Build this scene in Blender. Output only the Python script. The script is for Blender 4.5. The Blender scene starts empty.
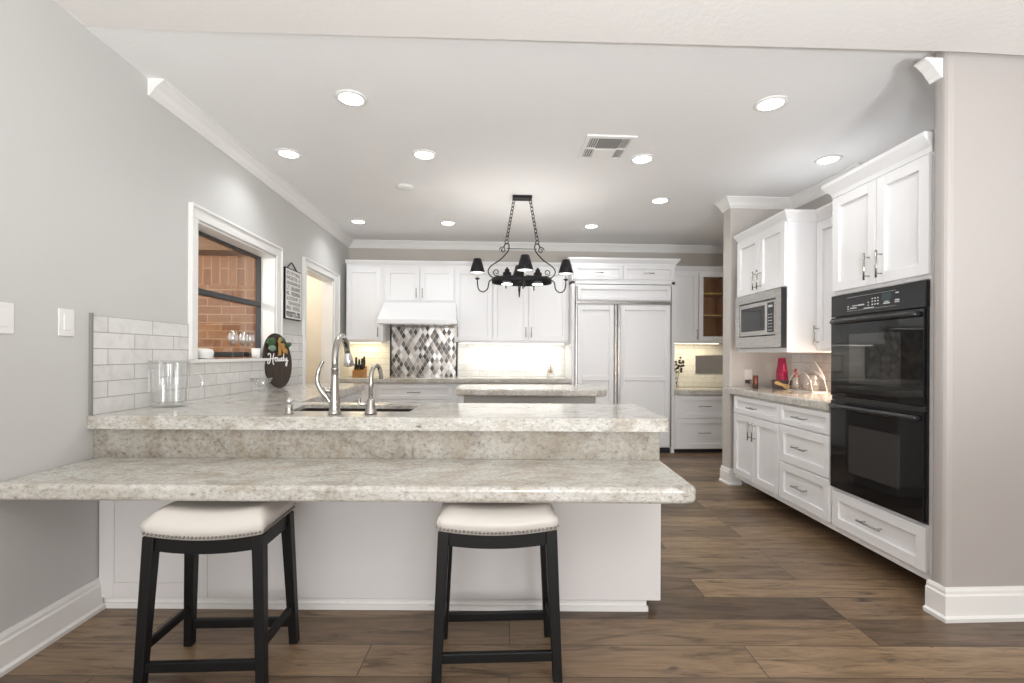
import bpy, bmesh, math, random
from mathutils import Vector, Matrix
random.seed(7)
PI = math.pi
S = bpy.context.scene
COL = S.collection

# ------------------------------------------------------------------ camera, world, exposure
cam_d = bpy.data.cameras.new('camera')
cam = bpy.data.objects.new('camera', cam_d); COL.objects.link(cam); S.camera = cam
TH, ROLL = 0.0473, 0.005
fw = Vector((math.sin(TH), math.cos(TH), 0)); rt = Vector((math.cos(TH), -math.sin(TH), 0)); up = Vector((0, 0, 1))
R_ = math.cos(ROLL)*rt + math.sin(ROLL)*up
U_ = math.cos(ROLL)*up - math.sin(ROLL)*rt
m3 = Matrix((R_, U_, -fw)).transposed()
cam.matrix_world = Matrix.Translation((0, 0, 1.209)) @ m3.to_4x4()
cam_d.sensor_fit = 'HORIZONTAL'; cam_d.sensor_width = 36.0
cam_d.lens = 480.0/1024*36.0
cam_d.shift_x = 0.0; cam_d.shift_y = 13.2/1024
cam_d.clip_start = 0.05; cam_d.clip_end = 100

w = bpy.data.worlds.new('world'); S.world = w; w.use_nodes = True
w.node_tree.nodes['Background'].inputs[0].default_value = (0.97, 0.98, 1.0, 1)
w.node_tree.nodes['Background'].inputs[1].default_value = 1.5
S.view_settings.view_transform = 'Standard'; S.view_settings.look = 'None'
S.view_settings.gamma = 1; S.view_settings.use_curve_mapping = False
S.view_settings.exposure = 0.78
S.cycles.max_bounces = 10; S.cycles.diffuse_bounces = 6; S.cycles.transparent_max_bounces = 24
S.cycles.sample_clamp_indirect = 6
CAN_W, FRONT_W = 10.5, 5.0          # recessed lamps: kitchen, front room
UP_W = 125.0
REAR_FILL_W = 58.0                          # added fill panel behind the camera

def light(name, kind, loc, power, color=(1, 1, 1), **kw):
    d = bpy.data.lights.new(name, kind); d.energy = power; d.color = color
    o = bpy.data.objects.new(name, d); COL.objects.link(o); o.location = loc
    rot = kw.pop('rot', None)
    if rot: o.rotation_euler = rot
    for k, v in kw.items(): setattr(d, k, v)
    return o
# added unseen fill panel at the open rear of the front room
light('rear_fill', 'AREA', (0.4, -4.3, 1.3), REAR_FILL_W, (1, 0.985, 0.97), shape='RECTANGLE', size=4.4, size_y=2.2, rot=(PI/2, 0, 0))

# added unseen spots behind the camera, no fittings, to brighten both ceilings
for ux_, uy_ in ((.1, -.7), (1.5, -.7)):
    light('ceiling_fill', 'SPOT', (ux_, uy_, .95), UP_W, (.95, .98, 1), spot_size=math.radians(165), spot_blend=.5, shadow_soft_size=.2, rot=(PI - math.radians(18), 0, 0))

# ------------------------------------------------------------------ materials
def mat(name, color=(.8, .8, .8), rough=.5, metal=0.0, spec=.5, coat=0.0, emit=None, estr=0):
    m = bpy.data.materials.new(name); m.use_nodes = True
    b = m.node_tree.nodes['Principled BSDF']
    b.inputs['Base Color'].default_value = (*color, 1); b.inputs['Roughness'].default_value = rough
    b.inputs['Metallic'].default_value = metal; b.inputs['Specular IOR Level'].default_value = spec
    b.inputs['Coat Weight'].default_value = coat
    if emit:
        b.inputs['Emission Color'].default_value = (*emit, 1); b.inputs['Emission Strength'].default_value = estr
    return m
class N:
    def __init__(s, m): s.t = m.node_tree; s.b = s.t.nodes['Principled BSDF']
    def n(s, typ, **kw):
        x = s.t.nodes.new(typ)
        for k, v in kw.items():
            if k in x.inputs: x.inputs[k].default_value = v
            else: setattr(x, k, v)
        return x
    def l(s, a, b): s.t.links.new(a, b)
    def coord(s, order='XYZ', rot=0.0, off=(0, 0, 0)):
        tc = s.n('ShaderNodeTexCoord'); sx = s.n('ShaderNodeSeparateXYZ'); cx = s.n('ShaderNodeCombineXYZ')
        s.l(tc.outputs['Object'], sx.inputs[0])
        for i, a in enumerate(order): s.l(sx.outputs[a], cx.inputs[i])
        mp = s.n('ShaderNodeMapping'); mp.inputs['Rotation'].default_value = (0, 0, rot); mp.inputs['Location'].default_value = off
        s.l(cx.outputs[0], mp.inputs[0]); return mp.outputs[0]
    def scale(s, v, sc):
        mp = s.n('ShaderNodeMapping'); mp.inputs['Scale'].default_value = sc; s.l(v, mp.inputs[0]); return mp.outputs[0]
    def noise(s, v, sc, det=4, rough=.6, dist=0):
        x = s.n('ShaderNodeTexNoise'); x.inputs['Scale'].default_value = sc; x.inputs['Detail'].default_value = det
        x.inputs['Roughness'].default_value = rough; x.inputs['Distortion'].default_value = dist
        s.l(v, x.inputs['Vector']); return x.outputs['Fac']
    def ramp(s, v, stops):
        r = s.n('ShaderNodeValToRGB'); e = r.color_ramp.elements
        while len(e) < len(stops): e.new(.5)
        for el, (p, c) in zip(e, stops):
            el.position = p; el.color = (*c, 1) if len(c) == 3 else c
        s.l(v, r.inputs[0]); return r.outputs[0]
    def mix(s, f, a, b, mode='MIX'):
        x = s.n('ShaderNodeMix', data_type='RGBA', blend_type=mode)
        for sock, val in ((x.inputs[0], f), (x.inputs[6], a), (x.inputs[7], b)):
            if hasattr(val, 'links') or hasattr(val, 'is_output'): s.l(val, sock)
            elif isinstance(val, (int, float)): sock.default_value = val
            else: sock.default_value = (*val, 1)
        return x.outputs[2]
    def bump(s, h, strength=.2, dist=.01):
        x = s.n('ShaderNodeBump'); x.inputs['Strength'].default_value = strength; x.inputs['Distance'].default_value = dist
        s.l(h, x.inputs['Height']); s.l(x.outputs[0], s.b.inputs['Normal'])
    def col(s, c): s.l(c, s.b.inputs['Base Color'])

def paint(name, color, rough, bs=60, st=.08):
    m = mat(name, color, rough); n = N(m); v = n.coord()
    h = n.noise(v, bs, 3); n.bump(h, st, .004)
    n.col(n.mix(n.noise(v, 1.2, 2), tuple(c*.97 for c in color), tuple(min(1, c*1.03) for c in color)))
    return m
M = {}
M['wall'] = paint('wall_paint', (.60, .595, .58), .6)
M['stub'] = paint('stub_wall_shaded', (.58, .545, .51), .6)  # wall paint tinted tan, the warmer dimmer light is in the colour
M['wallback'] = paint('back_wall_shaded', (.50, .465, .42), .6)  # wall paint darkened, the shade at the back is in the colour
M['pillar'] = paint('pillar_shaded', (.43, .40, .38), .6)  # same wall paint darkened where less light falls, also on the right wall
M['ceiling'] = paint('ceiling_paint', (.86, .855, .85), .8, 45, .35)
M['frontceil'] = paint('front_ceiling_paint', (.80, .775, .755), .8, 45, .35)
M['trim'] = mat('trim_white', (.84, .83, .81), .35)
M['cab'] = mat('cabinet_white', (.83, .83, .84), .3)
M['base'] = paint('peninsula_paint', (.78, .76, .755), .45)
M['islandgrey'] = mat('island_grey', (.36, .35, .33), .45)
M['steel'] = mat('stainless', (.48, .465, .445), .28, 1)
n = N(M['steel']); v = n.scale(n.coord(), (2, 2, 120)); n.l(n.ramp(n.noise(v, 6, 3), [(.3, (.2,)*3), (.7, (.36,)*3)]), n.b.inputs['Roughness'])
M['nickel'] = mat('brushed_nickel', (.46, .44, .41), .24, 1)
M['chrome'] = mat('polished_chrome', (.78, .78, .78), .08, 1)
M['bronze'] = mat('dark_sink', (.022, .015, .012), .6, .0, .15)
M['iron'] = mat('black_iron', (.005, .005, .006), .5, 0, .3)
M['shade'] = mat('black_shade', (.007, .006, .009), .5, 0, .3)
M['shadein'] = mat('shade_lining', (.85, .85, .85), .5, emit=(.95, .95, 1), estr=.4)
M['candle'] = mat('candle_sleeve', (.55, .53, .48), .5)
M['bulb'] = mat('bulb_glow', (1, 1, 1), .3, emit=(1, .97, .92), estr=10)
M['lens'] = mat('lamp_lens', (1, 1, 1), .3, emit=(1, .99, .98), estr=9)
M['blackglass'] = mat('oven_glass', (.008, .008, .009), .04, 0, .55)
M['blackpanel'] = mat('oven_panel', (.014, .014, .015), .22)
M['blackmetal'] = mat('oven_handle', (.022, .022, .024), .28)
M['ovenwin'] = mat('oven_window', (.03, .03, .03), .03, 0, .7, coat=.4)
M['mark'] = mat('panel_print', (.6, .62, .62), .5)
M['lcd'] = mat('panel_display', (.03, .05, .06), .2)
M['plate'] = mat('switch_plastic', (.83, .82, .80), .35)
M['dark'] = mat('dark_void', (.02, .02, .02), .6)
M['rubber'] = mat('black_plastic', (.02, .02, .02), .4)
M['stoolwood'] = mat('stool_black', (.006, .006, .0065), .45, 0, .3)
M['stoolseat'] = mat('seat_leather', (.68, .645, .60), .32)
n = N(M['stoolseat']); n.bump(n.noise(n.coord(), 180, 2), .12, .002)
M['nail'] = mat('nailhead', (.30, .29, .27), .3, 1)
M['hall'] = paint('hall_paint', (.84, .785, .69), .6)
M['woodin'] = mat('cabinet_wood', (.28, .13, .05), .4)
n = N(M['woodin']); n.col(n.ramp(n.noise(n.scale(n.coord(), (10, 10, 1)), 3, 5, .6, .6), [(.3, (.42, .20, .075)), (.7, (.60, .32, .13))]))
M['soffit'] = mat('soffit_wood', (.20, .12, .08), .6)
n = N(M['soffit']); n.col(n.ramp(n.noise(n.scale(n.coord(), (1, 12, 1)), 3, 4), [(.3, (.16, .09, .05)), (.7, (.25, .15, .09))]))
M['winframe'] = mat('window_black', (.025, .026, .03), .4)
M['white'] = mat('white_ceramic', (.88, .87, .85), .2)
M['red'] = mat('red_plastic', (.40, .02, .085), .22)
M['redcap'] = mat('red_cap', (.62, .02, .03), .3)
M['amber'] = mat('amber_brown', (.16, .035, .012), .2)
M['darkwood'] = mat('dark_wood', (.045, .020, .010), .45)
M['gold'] = mat('pale_wood', (.70, .44, .16), .4)
M['oval'] = mat('stained_board', (.05, .028, .018), .55)
n = N(M['oval']); n.col(n.ramp(n.noise(n.scale(n.coord(), (14, 14, 2)), 3, 5), [(.3, (.022, .013, .009)), (.7, (.05, .03, .02))]))
M['letter'] = mat('white_lettering', (.88, .88, .86), .5)
M['leaf'] = mat('green_leaf', (.035, .09, .03), .5)
M['leafgrey'] = mat('sage_leaf', (.16, .25, .18), .6)
M['burlap'] = mat('tan_bow', (.45, .24, .07), .7)
M['signface'] = mat('sign_white', (.80, .79, .76), .6)
M['ink'] = mat('sign_ink', (.10, .10, .11), .6)
M['blockwood'] = mat('knife_block_wood', (.42, .20, .06), .45)
M['sprig'] = mat('dark_sprig', (.05, .03, .03), .6)
M['ventgrey'] = mat('vent_grey', (.25, .24, .23), .5)
M['sky'] = None

def glass(name, tint=(.96, .97, .97), ior=1.45, base=.05):
    m = bpy.data.materials.new(name); m.use_nodes = True; t = m.node_tree
    for x in list(t.nodes): t.nodes.remove(x)
    out = t.nodes.new('ShaderNodeOutputMaterial'); mx = t.nodes.new('ShaderNodeMixShader')
    tr = t.nodes.new('ShaderNodeBsdfTransparent'); gl = t.nodes.new('ShaderNodeBsdfGlossy'); lw = t.nodes.new('ShaderNodeLayerWeight'); lw.inputs[0].default_value = .5
    pw = t.nodes.new('ShaderNodeMath'); pw.operation = 'POWER'; pw.inputs[1].default_value = 4.0
    ma = t.nodes.new('ShaderNodeMath'); ma.operation = 'MULTIPLY_ADD'; ma.inputs[1].default_value = (ior-1)*1.2; ma.inputs[2].default_value = base+.03; ma.use_clamp = True
    tr.inputs[0].default_value = (*tint, 1); gl.inputs['Roughness'].default_value = .03
    t.links.new(lw.outputs['Facing'], pw.inputs[0]); t.links.new(pw.outputs[0], ma.inputs[0]); t.links.new(ma.outputs[0], mx.inputs[0])
    t.links.new(tr.outputs[0], mx.inputs[1]); t.links.new(gl.outputs[0], mx.inputs[2]); t.links.new(mx.outputs[0], out.inputs[0])
    return m
M['pane'] = glass('window_pane', (.93, .94, .94), 1.4, 0)
M['glass'] = glass('clear_glass', (.98, .985, .985), 1.7, .07)
M['wineglass'] = glass('wine_glass', (.98, .98, .98), 1.7, .17)
M['acrylic'] = glass('clear_acrylic', (.97, .95, .94), 1.55, .16)

# floor planks run along the peninsula (slightly off the walls' axis)
M['floor'] = mat('wood_planks', (.2, .12, .08), .32)
n = N(M['floor']); v = n.coord(rot=.045)
br = n.n('ShaderNodeTexBrick', offset=.37, offset_frequency=3, squash=1.0)
for k, x in (('Scale', 1), ('Brick Width', 1.55), ('Row Height', .2), ('Mortar Size', .0022), ('Mortar Smooth', .2), ('Bias', 0)): br.inputs[k].default_value = x
br.inputs['Color1'].default_value = (0, 0, 0, 1); br.inputs['Color2'].default_value = (1, 1, 1, 1); br.inputs['Mortar'].default_value = (.5, .5, .5, 1)
n.l(v, br.inputs['Vector'])
tone = n.ramp(br.outputs['Color'], [(0, (.092, .060, .038)), (.3, (.185, .122, .073)), (.6, (.30, .208, .125)), (.8, (.225, .152, .092)), (1, (.155, .112, .077))])
addv = n.n('ShaderNodeVectorMath', operation='ADD'); n.l(n.scale(v, (1.3, 9, 1)), addv.inputs[0])
scl = n.n('ShaderNodeVectorMath', operation='SCALE'); scl.inputs['Scale'].default_value = 13; n.l(br.outputs['Color'], scl.inputs[0]); n.l(scl.outputs[0], addv.inputs[1])
g1 = n.noise(addv.outputs[0], 2.2, 8, .65, 1.2)
g2 = n.noise(n.scale(v, (3, 60, 1)), 3, 4, .6, .3)
grain = n.ramp(g1, [(.30, (.34, .30, .28)), (.45, (.82, .80, .78)), (.6, (1.08, 1.06, 1.03)), (.75, (1.22, 1.18, 1.12))])
c = n.mix(1.0, tone, grain, 'MULTIPLY')
c = n.mix(.35, c, n.ramp(g2, [(.3, (.6, .57, .55)), (.7, (1.2, 1.2, 1.2))]), 'MULTIPLY')
kn = n.noise(n.scale(addv.outputs[0], (.9, .55, 1)), 3.1, 3, .5, .4)
c = n.mix(n.ramp(kn, [(.66, (0, 0, 0)), (.76, (1, 1, 1))]), c, (.05, .03, .022))
c = n.mix(br.outputs['Fac'], c, (.05, .032, .022))
n.col(c); n.bump(br.outputs['Fac'], -.25, .003)
n.l(n.ramp(g1, [(.3, (.42,)*3), (.7, (.27,)*3)]), n.b.inputs['Roughness'])

def granite(name, gain=1.0, stretch=(1, 1, 1), tint=(1, 1, 1)):
    m = mat(name, (.6, .6, .55), .13); n = N(m); v = n.scale(n.coord(), stretch); k = gain
    a = n.noise(v, 9, 7, .72, .5)
    c = n.ramp(a, [(.30, (.40*k, .36*k, .315*k)), (.42, (.55*k, .525*k, .48*k)), (.52, (.665*k, .655*k, .625*k)), (.66, (.75*k, .745*k, .725*k))])
    b = n.noise(v, 70, 4, .75, .3)
    c = n.mix(.85, c, n.ramp(b, [(.30, (.36, .33, .30)), (.45, (.90, .885, .86)), (.6, (1.12, 1.12, 1.11))]), 'MULTIPLY')
    d = n.noise(v, 15, 4, .6, .6)
    c = n.mix(n.ramp(d, [(.665, (0, 0, 0)), (.74, (.75, .75, .75))]), c, (.16, .135, .115))
    e = n.noise(v, 6, 4, .65, .8)
    c = n.mix(n.ramp(e, [(.52, (0, 0, 0)), (.68, (.5, .5, .5))]), c, (.52*k, .44*k, .345*k))
    n.col(n.mix(1.0, c, tint, 'MULTIPLY')); return m
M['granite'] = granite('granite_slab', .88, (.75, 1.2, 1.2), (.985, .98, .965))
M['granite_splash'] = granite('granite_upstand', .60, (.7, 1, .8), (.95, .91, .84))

def tiles(name, order, w_, h_, c1, c2, grout, off=(0, 0, 0), rough=.18, msize=.0022):
    m = mat(name, c1, rough); n = N(m); v = n.coord(order, off=off)
    br = n.n('ShaderNodeTexBrick', offset=.43, offset_frequency=2)
    for k, x in (('Scale', 1), ('Brick Width', w_), ('Row Height', h_), ('Mortar Size', msize), ('Mortar Smooth', .1), ('Bias', 0)): br.inputs[k].default_value = x
    br.inputs['Color1'].default_value = (*c1, 1); br.inputs['Color2'].default_value = (*c2, 1); br.inputs['Mortar'].default_value = (*grout, 1)
    n.l(v, br.inputs['Vector'])
    cl = n.mix(.6, br.outputs['Color'], n.ramp(n.noise(v, 9, 6, .6, 1.5), [(.3, (.82, .82, .81)), (.55, (1, 1, 1)), (.8, (1.05, 1.05, 1.05))]), 'MULTIPLY')
    n.col(n.mix(br.outputs['Fac'], cl, grout)); n.bump(br.outputs['Fac'], -.4, .002)
    return m
M['tileL'] = tiles('marble_tile_left', 'YZX', .305, .077, (.66, .65, .63), (.76, .75, .735), (.36, .355, .345), (.05, -.92+.077*12, 0))
M['tileB'] = tiles('marble_tile_back', 'XZY', .305, .077, (.78, .765, .72), (.86, .845, .80), (.55, .54, .50), (0, -.92+.077*12, 0))
M['tileR'] = tiles('marble_tile_right', 'YZX', .305, .077, (.74, .72, .70), (.82, .80, .78), (.5, .48, .46), (0, -.92+.077*12, 0))
M['brick'] = tiles('brick_outside', 'XZY', .21, .0735, (.24, .105, .05), (.34, .17, .085), (.40, .26, .15), (0, 3, 0), .8, .005)
M['soldier'] = tiles('brick_soldier', 'ZXY', .26, .0735, (.24, .105, .05), (.34, .17, .085), (.40, .26, .15), (.26*10-1.82, 3, 0), .8, .005)

# diamond mosaic of metal and stone
M['mosaic'] = mat('diamond_mosaic', (.5, .5, .5), .2)
n = N(M['mosaic']); tc = n.n('ShaderNodeTexCoord'); sx = n.n('ShaderNodeSeparateXYZ'); n.l(tc.outputs['Object'], sx.inputs[0])
def mth(op, a, b=None):
    x = n.n('ShaderNodeMath', operation=op)
    for i, val in enumerate((a, b)):
        if val is None: continue
        if isinstance(val, (int, float)): x.inputs[i].default_value = val
        else: n.l(val, x.inputs[i])
    return x.outputs[0]
ux = mth('DIVIDE', sx.outputs['X'], .062); uz = mth('DIVIDE', sx.outputs['Z'], .105)
p_, q_ = mth('ADD', ux, uz), mth('SUBTRACT', ux, uz)
cc = n.n('ShaderNodeCombineXYZ'); n.l(mth('FLOOR', p_), cc.inputs[0]); n.l(mth('FLOOR', q_), cc.inputs[1])
wn = n.n('ShaderNodeTexWhiteNoise', noise_dimensions='2D'); n.l(cc.outputs[0], wn.inputs['Vector'])
stops = [(0, (.05, .045, .042)), (.2, (.13, .112, .098)), (.42, (.25, .225, .205)), (.58, (.38, .345, .31)), (.74, (.48, .46, .44)), (.88, (.62, .61, .60))]
rmp = n.ramp(wn.outputs['Value'], stops); rmp.node.color_ramp.interpolation = 'CONSTANT'
def edge(v_): f = mth('FRACT', v_); return mth('MINIMUM', f, mth('SUBTRACT', 1, f))
ed = mth('MINIMUM', edge(p_), edge(q_)); gm = mth('LESS_THAN', ed, .045)
n.col(n.mix(gm, rmp, (.45, .44, .42))); n.l(mth('MULTIPLY', mth('GREATER_THAN', wn.outputs['Value'], .3), .55), n.b.inputs['Metallic'])
n.bump(ed, .15, .004)

M['mirrorpanel'] = mat('mirrored_tile', (.42, .40, .40), .06, .9)
M['framedpanel'] = mat('reflection_streaks', (.82, .79, .74), .15)
n = N(M['framedpanel']); n.col(n.ramp(n.noise(n.scale(n.coord(), (40, 1, 3)), 3, 4), [(.3, (.72, .66, .58)), (.6, (.88, .86, .82))]))  # vertical streaks paint the tile reflection into the glossy panel
M['hedge'] = mat('hedge_leaves', (.09, .16, .05), .6)
n = N(M['hedge']); n.col(n.ramp(n.noise(n.coord(), 20, 4), [(.3, (.03, .07, .02)), (.7, (.22, .32, .12))]))
M['ground'] = mat('patio_ground', (.35, .32, .28), .8)

# ------------------------------------------------------------------ mesh building
MATX = {}
class B:
    """collects shapes (in the frame T) into one mesh, kept in world coordinates until obj() links it"""
    def __init__(s, T=None): s.bm = bmesh.new(); s.T = T or Matrix.Identity(4); s.sm = []
    def v(s, p): return s.bm.verts.new(s.T @ Vector(p))
    def face(s, vs, smooth=False):
        try: f = s.bm.faces.new(vs); f.smooth = smooth; return f
        except ValueError: return None
    def box(s, x0, x1, y0, y1, z0, z1):
        vs = [s.v((x, y, z)) for x in (x0, x1) for y in (y0, y1) for z in (z0, z1)]
        for q in ((0, 1, 3, 2), (4, 6, 7, 5), (0, 4, 5, 1), (2, 3, 7, 6), (0, 2, 6, 4), (1, 5, 7, 3)): s.face([vs[i] for i in q])
        return s
    def hull8(s, bot, top):   # four bottom points, four top points
        b = [s.v(p) for p in bot]; t = [s.v(p) for p in top]; k = len(b)
        s.face(b[::-1]); s.face(t)
        for i in range(k): s.face([b[i], b[(i+1) % k], t[(i+1) % k], t[i]])
        return s
    def prism(s, poly, z0, z1): return s.hull8([(x, y, z0) for x, y in poly], [(x, y, z1) for x, y in poly])
    def lathe(s, prof, c=(0, 0, 0), seg=24, axis='Z', close=False):
        c = Vector(c); rings = []
        for r, z in prof:
            ring = []
            for i in range(seg):
                a = 2*PI*i/seg; p = (r*math.cos(a), r*math.sin(a), z)
                if axis == 'X': p = (p[2], p[0], p[1])
                if axis == 'Y': p = (p[0], p[2], p[1])
                ring.append(s.v(c + Vector(p)))
            rings.append(ring)
        for a, b in zip(rings, rings[1:]):
            for i in range(seg): s.face([a[i], a[(i+1) % seg], b[(i+1) % seg], b[i]], True)
        if close:
            a, b = rings[-1], rings[0]
            for i in range(seg): s.face([a[i], a[(i+1) % seg], b[(i+1) % seg], b[i]], True)
        else:
            if prof[0][0] > 1e-5: s.face(rings[0][::-1])
            if prof[-1][0] > 1e-5: s.face(rings[-1])
        return s
    def tube(s, pts, r, seg=8, cap=True, closed=False):
        pts = [Vector(p) for p in pts]; k = len(pts); rr = r if isinstance(r, (list, tuple)) else [r]*k
        t0 = (pts[1]-pts[0]).normalized(); nrm = t0.orthogonal().normalized(); rings = []
        for i, p in enumerate(pts):
            if closed: t = (pts[(i+1) % k]-pts[i-1]).normalized()
            else: t = (pts[min(i+1, k-1)]-pts[max(i-1, 0)]).normalized()
            nrm = (nrm - t*nrm.dot(t))
            nrm = nrm.normalized() if nrm.length > 1e-6 else t.orthogonal().normalized()
            bi = t.cross(nrm)
            rings.append([s.v(p + rr[i]*(math.cos(2*PI*j/seg)*nrm + math.sin(2*PI*j/seg)*bi)) for j in range(seg)])
        for a, b in zip(rings, rings[1:] + ([rings[0]] if closed else [])):
            for j in range(seg): s.face([a[j], a[(j+1) % seg], b[(j+1) % seg], b[j]], True)
        if cap and not closed: s.face(rings[0][::-1]); s.face(rings[-1])
        return s
    def sweep(s, path, prof, z, closed=False, side=1):
        """profile (out, dz) swept along a floor-plan path with mitred corners; out points to the left of travel (side 1)"""
        P = [Vector(p) for p in path]; k = len(P); rings = []
        for i, p in enumerate(P):
            d0 = (P[i]-P[i-1]).normalized() if (i > 0 or closed) else None
            d1 = (P[(i+1) % k]-P[i]).normalized() if (i < k-1 or closed) else None
            if d0 is None: d0 = d1
            if d1 is None: d1 = d0
            n0, n1 = Vector((-d0.y, d0.x))*side, Vector((-d1.y, d1.x))*side
            m = (n0+n1).normalized(); m = m/max(.3, m.dot(n0))
            rings.append([s.v((p.x+m.x*o, p.y+m.y*o, z+dz)) for o, dz in prof])
        q = len(prof)
        for a, b in zip(rings, rings[1:] + ([rings[0]] if closed else [])):
            for j in range(q): s.face([a[j], a[(j+1) % q], b[(j+1) % q], b[j]])
        if not closed: s.face(rings[0][::-1]); s.face(rings[-1])
        return s
    def blob(s, c, r, sub=2, sc=(1, 1, 1)):
        q = bmesh.ops.create_icosphere(s.bm, subdivisions=sub, radius=1.0)
        for v in q['verts']: v.co = s.T @ (Vector(c) + Vector((v.co.x*r*sc[0], v.co.y*r*sc[1], v.co.z*r*sc[2])))
        for v in q['verts']:
            for f in v.link_faces: f.smooth = True
        return s

def obj(name, b, m, parent=None, bevel=0, seg=2, angle=35):
    bmesh.ops.recalc_face_normals(b.bm, faces=b.bm.faces[:])
    me = bpy.data.meshes.new(name)
    T = MATX.get(parent.name, Matrix.Identity(4)) if parent else Matrix.Identity(4)
    b.bm.transform(T.inverted()); b.bm.to_mesh(me); b.bm.free()
    o = bpy.data.objects.new(name, me); COL.objects.link(o); me.materials.append(M[m] if isinstance(m, str) else m)
    if parent: o.parent = parent
    MATX[o.name] = T
    if bevel:
        md = o.modifiers.new('bevel', 'BEVEL'); md.width = bevel; md.segments = seg; md.limit_method = 'ANGLE'; md.angle_limit = math.radians(angle); md.harden_normals = False
    return o
def tag(o, label, cat, group=None):
    o['label'] = label; o['category'] = cat
    if group: o['group'] = group
    return o
def thing(name, label, cat, loc=(0, 0, 0), rz=0, group=None):
    o = bpy.data.objects.new(name, None); COL.objects.link(o); o.location = loc; o.rotation_euler = (0, 0, rz)
    o.empty_display_size = .1
    MATX[o.name] = Matrix.Translation(loc) @ Matrix.Rotation(rz, 4, 'Z')
    return tag(o, label, cat, group)
def single(name, b, m, label, cat, loc, group=None, **kw):
    """a thing that is one mesh, its origin at loc"""
    T = Matrix.Translation(loc); k = bpy.data.objects.new('tmp', None); MATX['tmp'] = T
    class P: name = 'tmp'
    bmesh.ops.recalc_face_normals(b.bm, faces=b.bm.faces[:])
    b.bm.transform(T.inverted()); me = bpy.data.meshes.new(name); b.bm.to_mesh(me); b.bm.free(); bpy.data.objects.remove(k)
    o = bpy.data.objects.new(name, me); COL.objects.link(o); me.materials.append(M[m]); o.location = loc; MATX[o.name] = T
    if kw.get('bevel'):
        md = o.modifiers.new('bevel', 'BEVEL'); md.width = kw['bevel']; md.segments = kw.get('seg', 2); md.limit_method = 'ANGLE'; md.angle_limit = math.radians(35)
    return tag(o, label, cat, group)
def struct(name, b, m, parent=None, bevel=0, **kw):
    o = obj(name, b, m, parent, bevel, **kw); o['kind'] = 'structure'; return o
def dup(root, loc, label=None, rz=None, sub=True):
    r = root.copy(); COL.objects.link(r); r.location = loc
    if rz is not None: r.rotation_euler = (0, 0, rz)
    if label: r['label'] = label
    for ch in list(root.children):
        c = ch.copy(); COL.objects.link(c); c.parent = r
        for g in list(ch.children):
            d = g.copy(); COL.objects.link(d); d.parent = c
    return r
def frame(origin, rz): return Matrix.Translation(origin) @ Matrix.Rotation(rz, 4, 'Z')

# ------------------------------------------------------------------ dimensions (metres)
XL, YB, ZC, XR2 = -1.835, 6.35, 2.68, 2.86
SL = -.05                                    # the peninsula and planks run a little off the back wall
CZ = .92
pen = lambda y0, x: y0 + SL*x

# ------------------------------------------------------------------ the setting
struct('floor', B().prism([(-4.2, -4.6), (5.2, -4.6), (5.2, 6.5), (-4.2, 6.5)], -.05, 0), 'floor')
struct('ceiling', B().prism([(XL-.12, pen(2.18, XL)), (2.12, pen(2.18, 2.12)), (2.12, 2.19), (5.2, 2.19), (5.2, 6.5), (XL-.12, 6.5)], ZC, ZC+.1), 'ceiling')
# front room ceiling, a shade lower on the right
zl, zr = 2.69, 2.59
struct('ceiling_front', B().hull8([(XL, pen(2.18, XL), 2.682), (2.12, pen(2.18, 2.12), zr), (5.2, 2.12, zr-.03), (5.2, -4.6, zr+.12), (XL, -4.6, zl+.3)],
                                  [(XL, pen(2.18, XL), 3.2), (2.12, pen(2.18, 2.12), 3.2), (5.2, 2.12, 3.2), (5.2, -4.6, 3.2), (XL, -4.6, 3.2)]), 'frontceil')
# left wall with window opening and doorway
W0, W1, WZ0, WZ1 = 3.10, 4.20, 1.17, 2.04
D0, D1, DZ = 4.88, 5.73, 2.07
wl = B()
for y0, y1, z0, z1 in ((-4.6, W0, 0, 3.0), (W0, W1, 0, WZ0), (W0, W1, WZ1, ZC), (W1, D0, 0, ZC), (D0, D1, DZ, ZC), (D1, 6.5, 0, ZC)):
    wl.box(XL-.13, XL, y0, y1, z0, z1)
struct('wall_left', wl, 'wall')
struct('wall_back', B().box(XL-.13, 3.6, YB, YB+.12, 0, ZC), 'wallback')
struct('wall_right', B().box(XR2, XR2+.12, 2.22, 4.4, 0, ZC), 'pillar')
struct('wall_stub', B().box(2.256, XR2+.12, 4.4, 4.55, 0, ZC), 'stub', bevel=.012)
struct('wall_nook', B().box(3.36, 3.48, 4.55, YB, 0, ZC), 'wall')
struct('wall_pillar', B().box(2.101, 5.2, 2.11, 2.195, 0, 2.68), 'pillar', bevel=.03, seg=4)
struct('wall_front_right', B().box(5.2, 5.3, -4.6, 2.2, 0, 3.0), 'wall')
rw = B().box(-4.2, -1.9, -4.7, -4.6, 0, 3.0).box(2.7, 5.3, -4.7, -4.6, 0, 3.0).box(-1.9, 2.7, -4.7, -4.6, 2.45, 3.0)
struct('wall_rear', rw, 'wall')
# crown mouldings
CR = [(0, -.125), (.012, -.125), (.018, -.108), (.03, -.095), (.05, -.06), (.078, -.03), (.088, -.018), (.10, -.014), (.10, 0), (0, 0)]
CR = [(a*.85, b*.72) for a, b in CR]
struct('trim_1', B().sweep([(XL, 2.66), (XL, YB), (3.36, YB)], CR, ZC, side=-1), 'trim')
struct('trim_2', B().sweep([(2.256, 4.55), (2.256, 4.4), (XR2, 4.4), (XR2, 3.5)], CR, ZC, side=-1), 'trim')
struct('trim_3', B().sweep([(2.101, 2.195), (2.101, 2.135)], CR, 2.60, side=-1), 'trim')
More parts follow.
